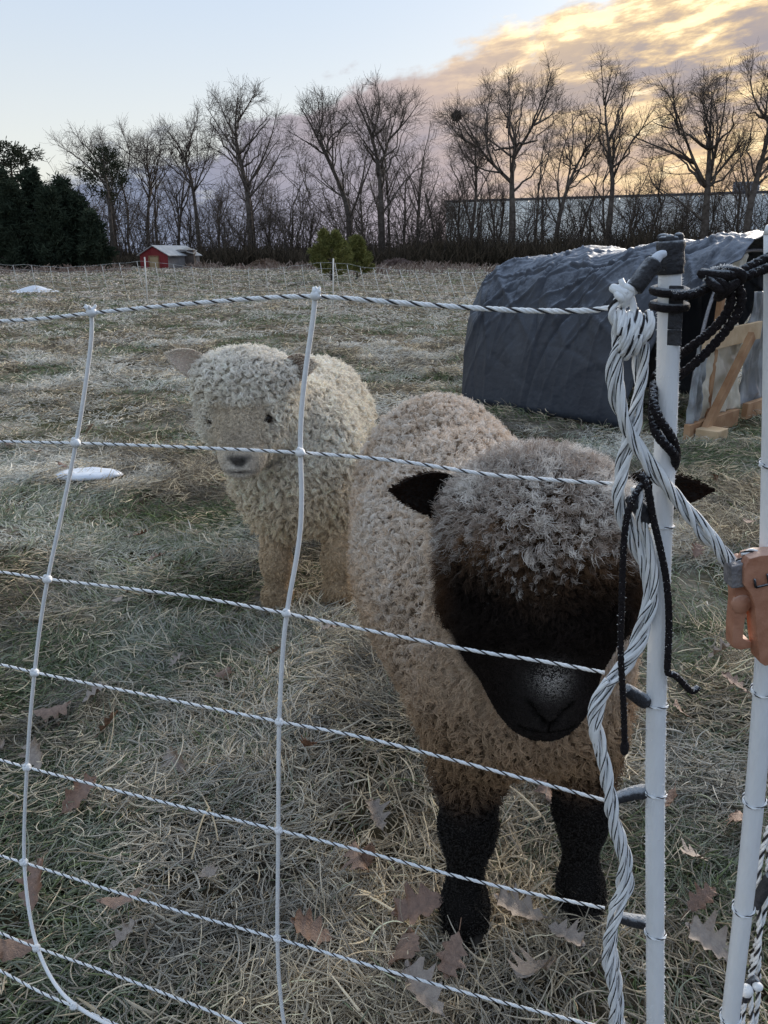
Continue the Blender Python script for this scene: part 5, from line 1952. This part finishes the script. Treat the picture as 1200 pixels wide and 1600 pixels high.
def posts():
    RP = 0.0094
    # ---- first post, taped at the top, carrying the spare netting
    pa = to_ground(post_path([(1048, 388, .672), (1045, 500, .672), (1043, 600, .670), (1035, 800, .665), (1025, 1080, .655), (1023, 1300, .645), (1024, 1600, .628)]))
    e = empty('fence_post', (pa[-1][0], pa[-1][1], 0))
    tag(e, 'white round fence post with taped dark top and tied black cord', 'post', 'fence posts')
    b = MB()
    b.tube(pa, RP, 20)
    b.build('shaft', M_post, e)
    k = int(np.argmin(np.abs(pa[:, 2] - at(1047, 447, .672)[2])))
    tp = pa[:k + 1].copy()
    d = unit(tp[0] - tp[1])
    tp = np.concatenate([[tp[0] + d * 0.006], tp])
    tp = resample(tp, 0.004)
    b = MB()
    b.tube(tp, RP + 0.0018 + 0.0006 * np.sin(np.arange(len(tp)) * 2.1), 20)
    b.build('tape_wrap', M_tape, e)
    # ragged cap at the top
    b = MB()
    r = np.random.default_rng(4)
    for i in range(9):
        a = i * 0.7
        c = tp[0] + np.array((math.cos(a) * .006, math.sin(a) * .006, r.uniform(-.001, .0025)))
        b.ball(c, (r.uniform(.003, .006), r.uniform(.003, .006), r.uniform(.002, .0045)), 0, 8, 6)
    b.build('cap', M_tape, e)
    # loose tape tail down the right side of the shaft
    b = MB()
    p1 = [at(x, y, .662) for x, y in ((1057, 446), (1056, 480), (1054, 515), (1053, 540))]
    for i in range(3):
        c = (p1[i] + p1[i + 1]) / 2
        b.box(c, (.0055, -.0018, 0), (.0004, .0012, 0), (p1[i] - p1[i + 1]) / 2 * 1.0)
    b.build('tape_tail', M_tape, e, False, 0.0008)

    def on_post(p, py):
        zt = None
        best = None
        for q in p:
            zc = q[1] * CP - (q[2] - H) * SP
            y = 800 - FPX * (q[1] * SP + (q[2] - H) * CP) / zc
            if best is None or abs(y - py) < best[0]:
                best = (abs(y - py), q)
        return best[1]
    fine = resample(pa, 0.002)
    for py in (822, 1100, 1240, 1458):
        b = MB()
        ring(b, on_post(fine, py), pa[3] - pa[8], RP, 0.0012)
        b.build('wire_tie', [M_white, M_black], e)
    # frost crystals along the shaft's edge
    n = 2600
    kk = r.integers(0, len(fine), n)
    a = r.normal(0.0, 0.55, n)
    side = np.where(r.random(n) < .7, 0, math.pi)
    c = fine[kk] + np.stack([np.cos(a + side), np.sin(a + side), np.zeros(n)], 1) * RP
    dd = np.stack([np.cos(a + side), np.sin(a + side), r.normal(0, .5, n)], 1)
    Lf = r.uniform(.0004, .0017, n)[:, None]
    strands('frost', np.stack([c, c + dd * Lf * .5, c + dd * Lf], 1), np.array((.00035, .0003, .00012)), np.full((n, 3), .8), M_strand, e)
    # ---- second post, plain
    pb = to_ground(post_path([(1213, 362, .66), (1212, 500, .66), (1208, 700, .66), (1203, 900, .655), (1192, 1100, .65), (1170, 1350, .64), (1141, 1590, .63)]))
    e2 = empty('fence_post', (pb[-1][0], pb[-1][1], 0))
    tag(e2, 'plain white round fence post behind the orange clamp', 'post', 'fence posts')
    b = MB()
    b.tube(pb, RP, 20)
    b.build('shaft', M_post, e2)
    b = MB()
    b.tube(np.array([pb[0] + unit(pb[0] - pb[1]) * .006, pb[0] - (0, 0, .001)]), np.array((RP * .8, RP * 1.04)), 16)
    b.build('cap', M_post, e2)
    fineb = resample(pb, 0.002)
    for py in (722, 1078, 1250, 1418, 1588):
        b = MB()
        ring(b, on_post(fineb, py), pb[3] - pb[8], RP, 0.0012, -0.2)
        b.build('wire_tie', [M_white, M_black], e2)
    # netting tied up on the far side of the second post
    e3 = empty('netting_roll', (pb[-1][0] + .05, pb[-1][1] + .02, 0))
    tag(e3, 'bunched black and white netting hanging beside the plain white post', 'netting', 'electric netting fences')
    for i in range(3):
        b = MB()
        pts = [(1230 + i * 6, 1120), (1215 + i * 5, 1230), (1200 + i * 6, 1310), (1187 + i * 6, 1390), (1180 + i * 5, 1460), (1172 + i * 5, 1540), (1160 + i * 6, 1640)]
        p = resample(wire_path(pts, 0.660 + .004 * i), .004)
        p = p + np.stack([.003 * np.sin(np.arange(len(p)) * .11 + i * 2), .003 * np.cos(np.arange(len(p)) * .13 + i), 0 * np.arange(len(p))], 1)
        polywire(b, p, .0029, .026, .003, (0, 0, 1), i)
        b.build('wire_bundle', [M_white, M_black], e3)
    for pts in ([(1178, 1415), (1190, 1395), (1205, 1370)], [(1160, 1560), (1168, 1545), (1185, 1530)]):
        b = MB()
        p = wire_path(pts, .655)
        b.tube(p, .0065, 9)
        b.build('insulator', M_tape, e3)
    b = MB()
    c = at(1166, 1548, .648)
    b.ball(c, (.008, .007, .008), 0, 10, 7)
    b.ball(c + (.012, 0, .006), (.006, .005, .005), 0, 10, 7)
    b.build('knot', M_white, e3)
    # ---- black cord: two turns on the first post, a knot, a loop and loose ends
    cd = empty('black_cord', at(1130, 440, .66))
    tag(cd, 'frosted black braided cord knotted around the taped white post', 'cord')
    RC = 0.0042

    def cord(pts, Fv, name='strand', rc=RC):
        p = resample(wire_path(pts, Fv), .002)
        t, n_, bb = frames(p)
        s = np.arange(len(p)) * .002
        b = MB()
        for i in range(4):           # plaited relief
            sg = 1 if i % 2 else -1
            a_ = sg * 2 * math.pi * s / .011 + i * math.pi / 2
            b.tube(p + (n_ * np.cos(a_)[:, None] + bb * np.sin(a_)[:, None]) * rc * .28, rc * .74, 8, 0, (t, n_, bb))
        b.build(name, M_cord, cd)
        # rime on the upper side
        m_ = 16 * len(p) // 10
        kk_ = r.integers(0, len(p), m_)
        a_ = r.normal(0, .9, m_)
        w_ = unit(np.cross(t[len(t) // 2], (0, 1, 0)))
        up = np.stack([r.normal(0, .5, m_), -np.abs(r.normal(.2, .5, m_)), np.abs(r.normal(.7, .4, m_))], 1)
        up /= np.linalg.norm(up, axis=1, keepdims=True)
        c_ = p[kk_] + up * rc * .92
        return np.stack([c_, c_ + up * r.uniform(.0003, .0016, m_)[:, None]], 1)
    fr = []
    for py in (456, 478):
        c = on_post(fine, py)
        a = np.linspace(0.3, 2 * math.pi + .5, 60)
        q = c + np.stack([np.cos(a), np.sin(a), 0.12 * np.sin(a * 1.0)], 1) * (RP + RC * .9)
        b = MB()
        b.tube(q, RC * .9, 8)
        b.build('turn', M_cord, cd)
    fr.append(cord([(1050, 462), (1075, 462), (1095, 455), (1118, 442), (1135, 436)], (.650, .648, .652, .655, .655)))
    fr.append(cord([(1128, 446), (1150, 428), (1175, 415), (1205, 400), (1260, 372)], .655))
    fr.append(cord([(1135, 440), (1160, 434), (1185, 424), (1210, 415), (1260, 400)], .652))
    fr.append(cord([(1140, 440), (1158, 452), (1158, 480), (1140, 510), (1110, 545), (1078, 575), (1055, 592), (1030, 600), (1022, 608)], (.650, .650, .652, .655, .662, .668, .680, .690, .680)))
    fr.append(cord([(1132, 445), (1144, 462), (1138, 488), (1112, 518), (1080, 542), (1055, 560), (1035, 570), (1024, 590)], (.652, .652, .655, .660, .668, .680, .688, .680)))
    fr.append(cord([(1022, 600), (1020, 630), (1030, 655), (1048, 680), (1057, 700), (1056, 725), (1040, 740)], (.675, .656, .648, .648, .652, .670, .684)))
    fr.append(cord([(1022, 610), (1019, 650), (1025, 680), (1045, 700), (1058, 716), (1050, 735), (1030, 742)], (.680, .660, .648, .646, .652, .672, .684)))
    fr.append(cord([(1022, 735), (1008, 750), (990, 775), (978, 810), (973, 870), (971, 960), (969, 1020), (974, 1090), (976, 1160)], (.660, .648, .640, .636, .636, .634, .632, .634, .64), 'tail', .0032))
    fr.append(cord([(1000, 740), (1014, 765), (1018, 800), (1030, 850), (1041, 900), (1046, 960), (1044, 1020), (1042, 1055), (1052, 1052), (1066, 1066), (1080, 1082), (1090, 1075)], (.648, .642, .642, .642, .644, .644, .642, .640, .640, .644, .65, .655), 'tail', .0034))
    b = MB()
    b.ball(at(976, 1168, .64), (.0045, .0045, .009), 0, 10, 8)
    b.build('end_knot', M_cord, cd)
    b = MB()
    kc = at(1130, 440, .652)
    s = np.linspace(0, 2 * math.pi, 130)
    q = kc + np.stack([.0115 * np.sin(s) + .007 * np.sin(2 * s), -.007 * np.cos(3 * s) - .002, .0085 * np.cos(s) - .006 * np.cos(2 * s) * .6], 1)
    b.tube(q, RC, 8)
    q = kc + np.stack([.012 * np.cos(s), -.006 * np.sin(2 * s) - .004, .0075 * np.sin(s) + .001], 1)
    b.tube(q, RC * .95, 8)
    b.build('knot', M_cord, cd)
    up = np.stack([r.normal(0, .7, 300), r.normal(-.3, .4, 300), np.abs(r.normal(.6, .4, 300))], 1)
    up /= np.linalg.norm(up, axis=1, keepdims=True)
    c_ = kc + up * np.array((.016, .011, .0125))
    fr.append(np.stack([c_, c_ + up * r.uniform(.0005, .002, 300)[:, None]], 1))
    fr = np.concatenate(fr)
    fr = np.stack([fr[:, 0], fr.mean(1), fr[:, 1]], 1)
    strands('frost', fr, np.array((.0004, .00035, .00015)), np.full((len(fr), 3), .78), M_strand, cd)

    # ---- orange plastic clamp gripping the second post
    ec = empty('spring_clamp', at(1180, 950, .63))
    tag(ec, 'faded orange plastic clamp gripping wire on the plain white post', 'clamp')

    def slab(name, pts, F0, th, m_, bev=.0015):
        q = np.array([at(x, y, F0) for x, y in pts])
        n_ = len(q)
        back = q + np.array((0, th, 0))
        f_ = [list(range(n_))[::-1], [n_ + i for i in range(n_)]] + [[i, (i + 1) % n_, n_ + (i + 1) % n_, n_ + i] for i in range(n_)]
        o_ = mesh(name, np.concatenate([q, back]), f_, m_, ec, False)
        me = o_.data
        import bmesh
        bm = bmesh.new()
        bm.from_mesh(me)
        bmesh.ops.recalc_face_normals(bm, faces=bm.faces)
        bm.to_mesh(me)
        bm.free()
        md = o_.modifiers.new('bevel', 'BEVEL')
        md.width = bev
        md.segments = 3
        return o_
    slab('jaw', [(1147, 905), (1150, 880), (1162, 874), (1178, 880), (1178, 925), (1175, 944), (1168, 954), (1163, 975), (1161, 998), (1174, 1004), (1174, 1012), (1158, 1016), (1145, 1012), (1145, 985), (1149, 940)], .640, .016, M_clamp, .0007)
    slab('handle', [(1163, 888), (1172, 873), (1190, 868), (1225, 866), (1228, 920), (1222, 985), (1212, 1038), (1196, 1041), (1188, 1036), (1182, 990), (1180, 950), (1174, 930), (1163, 915)], .630, .020, M_clamp, .0008)
    b = MB()
    c = at(1160, 945, .638)
    a = np.linspace(0, 2 * math.pi, 25)[:-1]
    p0 = np.array([c + (0, .004, 0), c + (0, -.002, 0), c + (0, -.004, 0)])
    b.tube(np.array([c + (0, .004, 0), c + (0, .0005, 0), c + (0, .0003, 0), c + (0, -.0004, 0)]), np.array((.0092, .0092, .0086, .0080)), 24)
    b.build('pivot', M_clamp, ec, True)
    slab('metal_plate', [(1143, 886), (1162, 880), (1163, 918), (1143, 920)], .634, .018, M_metal, .001)
    b = MB()
    polywire(b, wire_path([(1146, 884), (1155, 874), (1168, 872), (1180, 870), (1186, 862), (1172, 860), (1158, 866)], .642), .0020, .02, .002, (0, 0, 1))
    b.build('wire_end', [M_white, M_black], ec)
    for pts in ([(1179, 905), (1181, 918)], [(1181, 918), (1202, 913)], [(1199, 897), (1202, 912)]):
        b = MB()
        q = np.array([at(x, y, .6285) for x, y in pts])
        b.tube(q, .0011, 6)
        b.build('groove', M_tape, ec)


posts()

# ------------------------------------------------------------------ fallen leaves
def oak_outline():
    pts = [(0, 0), (.05, .08), (.15, .17), (.13, .26), (.27, .36), (.30, .41), (.17, .48), (.20, .53), (.33, .62), (.35, .68), (.19, .70), (.17, .76), (.25, .86), (.20, .91), (.10, .90), (.03, 1.0)]
    right = np.array(pts)
    left = right[::-1] * (-1, 1)
    left = left * (0.92, 0.97)
    return right, left


def leaves():
    right, _ = oak_outline()
    variants = []
    r = np.random.default_rng(55)
    for k in range(7):
        v, f = [], []
        cu, cw, tw = r.uniform(-2.5, 3.2), r.uniform(1.0, 4.5) * r.choice((-1, 1), p=(.3, .7)), r.uniform(-2, 2)
        n = len(right)
        lob = k != 5
        for i, (x, y) in enumerate(right):
            if not lob:
                x = 0.26 * math.sin(math.pi * min(y * .93 + .05, 1)) ** .8
            for s in (-1, -.5, 0, .5, 1):
                X_ = x * s * (1 + 0.1 * r.normal())
                Z_ = 0.22 * cw * X_ * X_ * 2.2 + 0.12 * cu * (y - .5) ** 2 + 0.10 * tw * X_ * y + 0.02 * abs(s) * r.normal()
                v.append((X_, y - .5, Z_))
        for i in range(n - 1):
            for j in range(4):
                a = i * 5 + j
                f.append([a, a + 1, a + 6, a + 5])
        v = np.array(v)
        # stalk
        m0 = len(v)
        for q in range(4):
            a = q * math.pi / 2
            v = np.vstack([v, [.012 * math.cos(a), -.5, v[2][2] + .012 * math.sin(a)], [.009 * math.cos(a) + .04, -.75, v[2][2] + .05 + .009 * math.sin(a)]])
        for q in range(4):
            a, b_ = m0 + q * 2, m0 + ((q + 1) % 4) * 2
            f.append([a, b_, b_ + 1, a + 1])
        variants.append((v, f))
    spots = [(85, 1140, .13), (152, 1118, .10), (172, 1162, .11), (128, 1275, .13), (62, 1215, .11), (192, 1445, .10), (278, 1215, .10), (560, 1372, .11), (588, 1305, .10), (488, 1492, .12), (655, 1452, .14), (808, 1458, .13),
             (630, 1520, .14), (835, 1545, .15), (855, 1255, .13), (1080, 1375, .10), (1040, 1285, .09), (247, 903, .10), (225, 862, .10), (195, 968, .11), (520, 1015, .10), (16, 708, .10), (62, 720, .11), (142, 688, .12),
             (62, 1420, .13), (280, 1060, .08), (100, 745, .08), (1120, 1060, .13), (1150, 1310, .11), (1105, 1505, .13), (1140, 1110, .11), (480, 1190, .08), (660, 1590, .13), (1060, 1135, .09), (5, 1200, .09), (350, 1075, .07),
             (540, 905, .08), (1165, 845, .10), (1085, 890, .10), (430, 1050, .08), (25, 1520, .10), (880, 1500, .09), (1115, 760, .10), (330, 1395, .07), (705, 1530, .10), (1090, 1440, .09), (200, 1500, .08), (575, 1365, .07)]
    kinds = ['curled brown dead leaf lying', 'greyish frosted dead leaf lying', 'reddish brown dead leaf lying']
    meshes = {}
    for i, (x, y, L) in enumerate(spots):
        p = on_ground(x, y)
        k = i % len(variants)
        m_ = (0, 1, 0, 2, 1, 0, 1)[i % 7] if y > 1000 else (2, 0, 2, 1)[i % 4]
        key = (k, m_)
        if key not in meshes:
            me = bpy.data.meshes.new('fallen_leaf')
            v, f = variants[k]
            me.from_pydata(v.tolist(), [], f)
            me.materials.append(M_leaf[m_])
            me.polygons.foreach_set('use_smooth', np.ones(len(me.polygons), bool))
            meshes[key] = me
        o = link('fallen_leaf', meshes[key])
        o.location = p + (0, 0, .052 + 0.014 * r.random())
        o.scale = (L * .72, L * .72, L * .8)
        o.rotation_euler = (r.normal(.25, .35), r.normal(0, .35), r.uniform(0, 6.28))
        where = ('near the ice slab' if y < 780 and x < 260 else 'near the white sheep' if y < 1070 and x < 620 else 'between the two white posts' if x > 1030 else 'at the feet of the brown sheep' if x > 470 and y > 1230 else 'on the open grass')
        tag(o, kinds[m_] + ' ' + where, 'leaf', 'dead leaves ' + where)


leaves()
print('objects', len(bpy.data.objects))
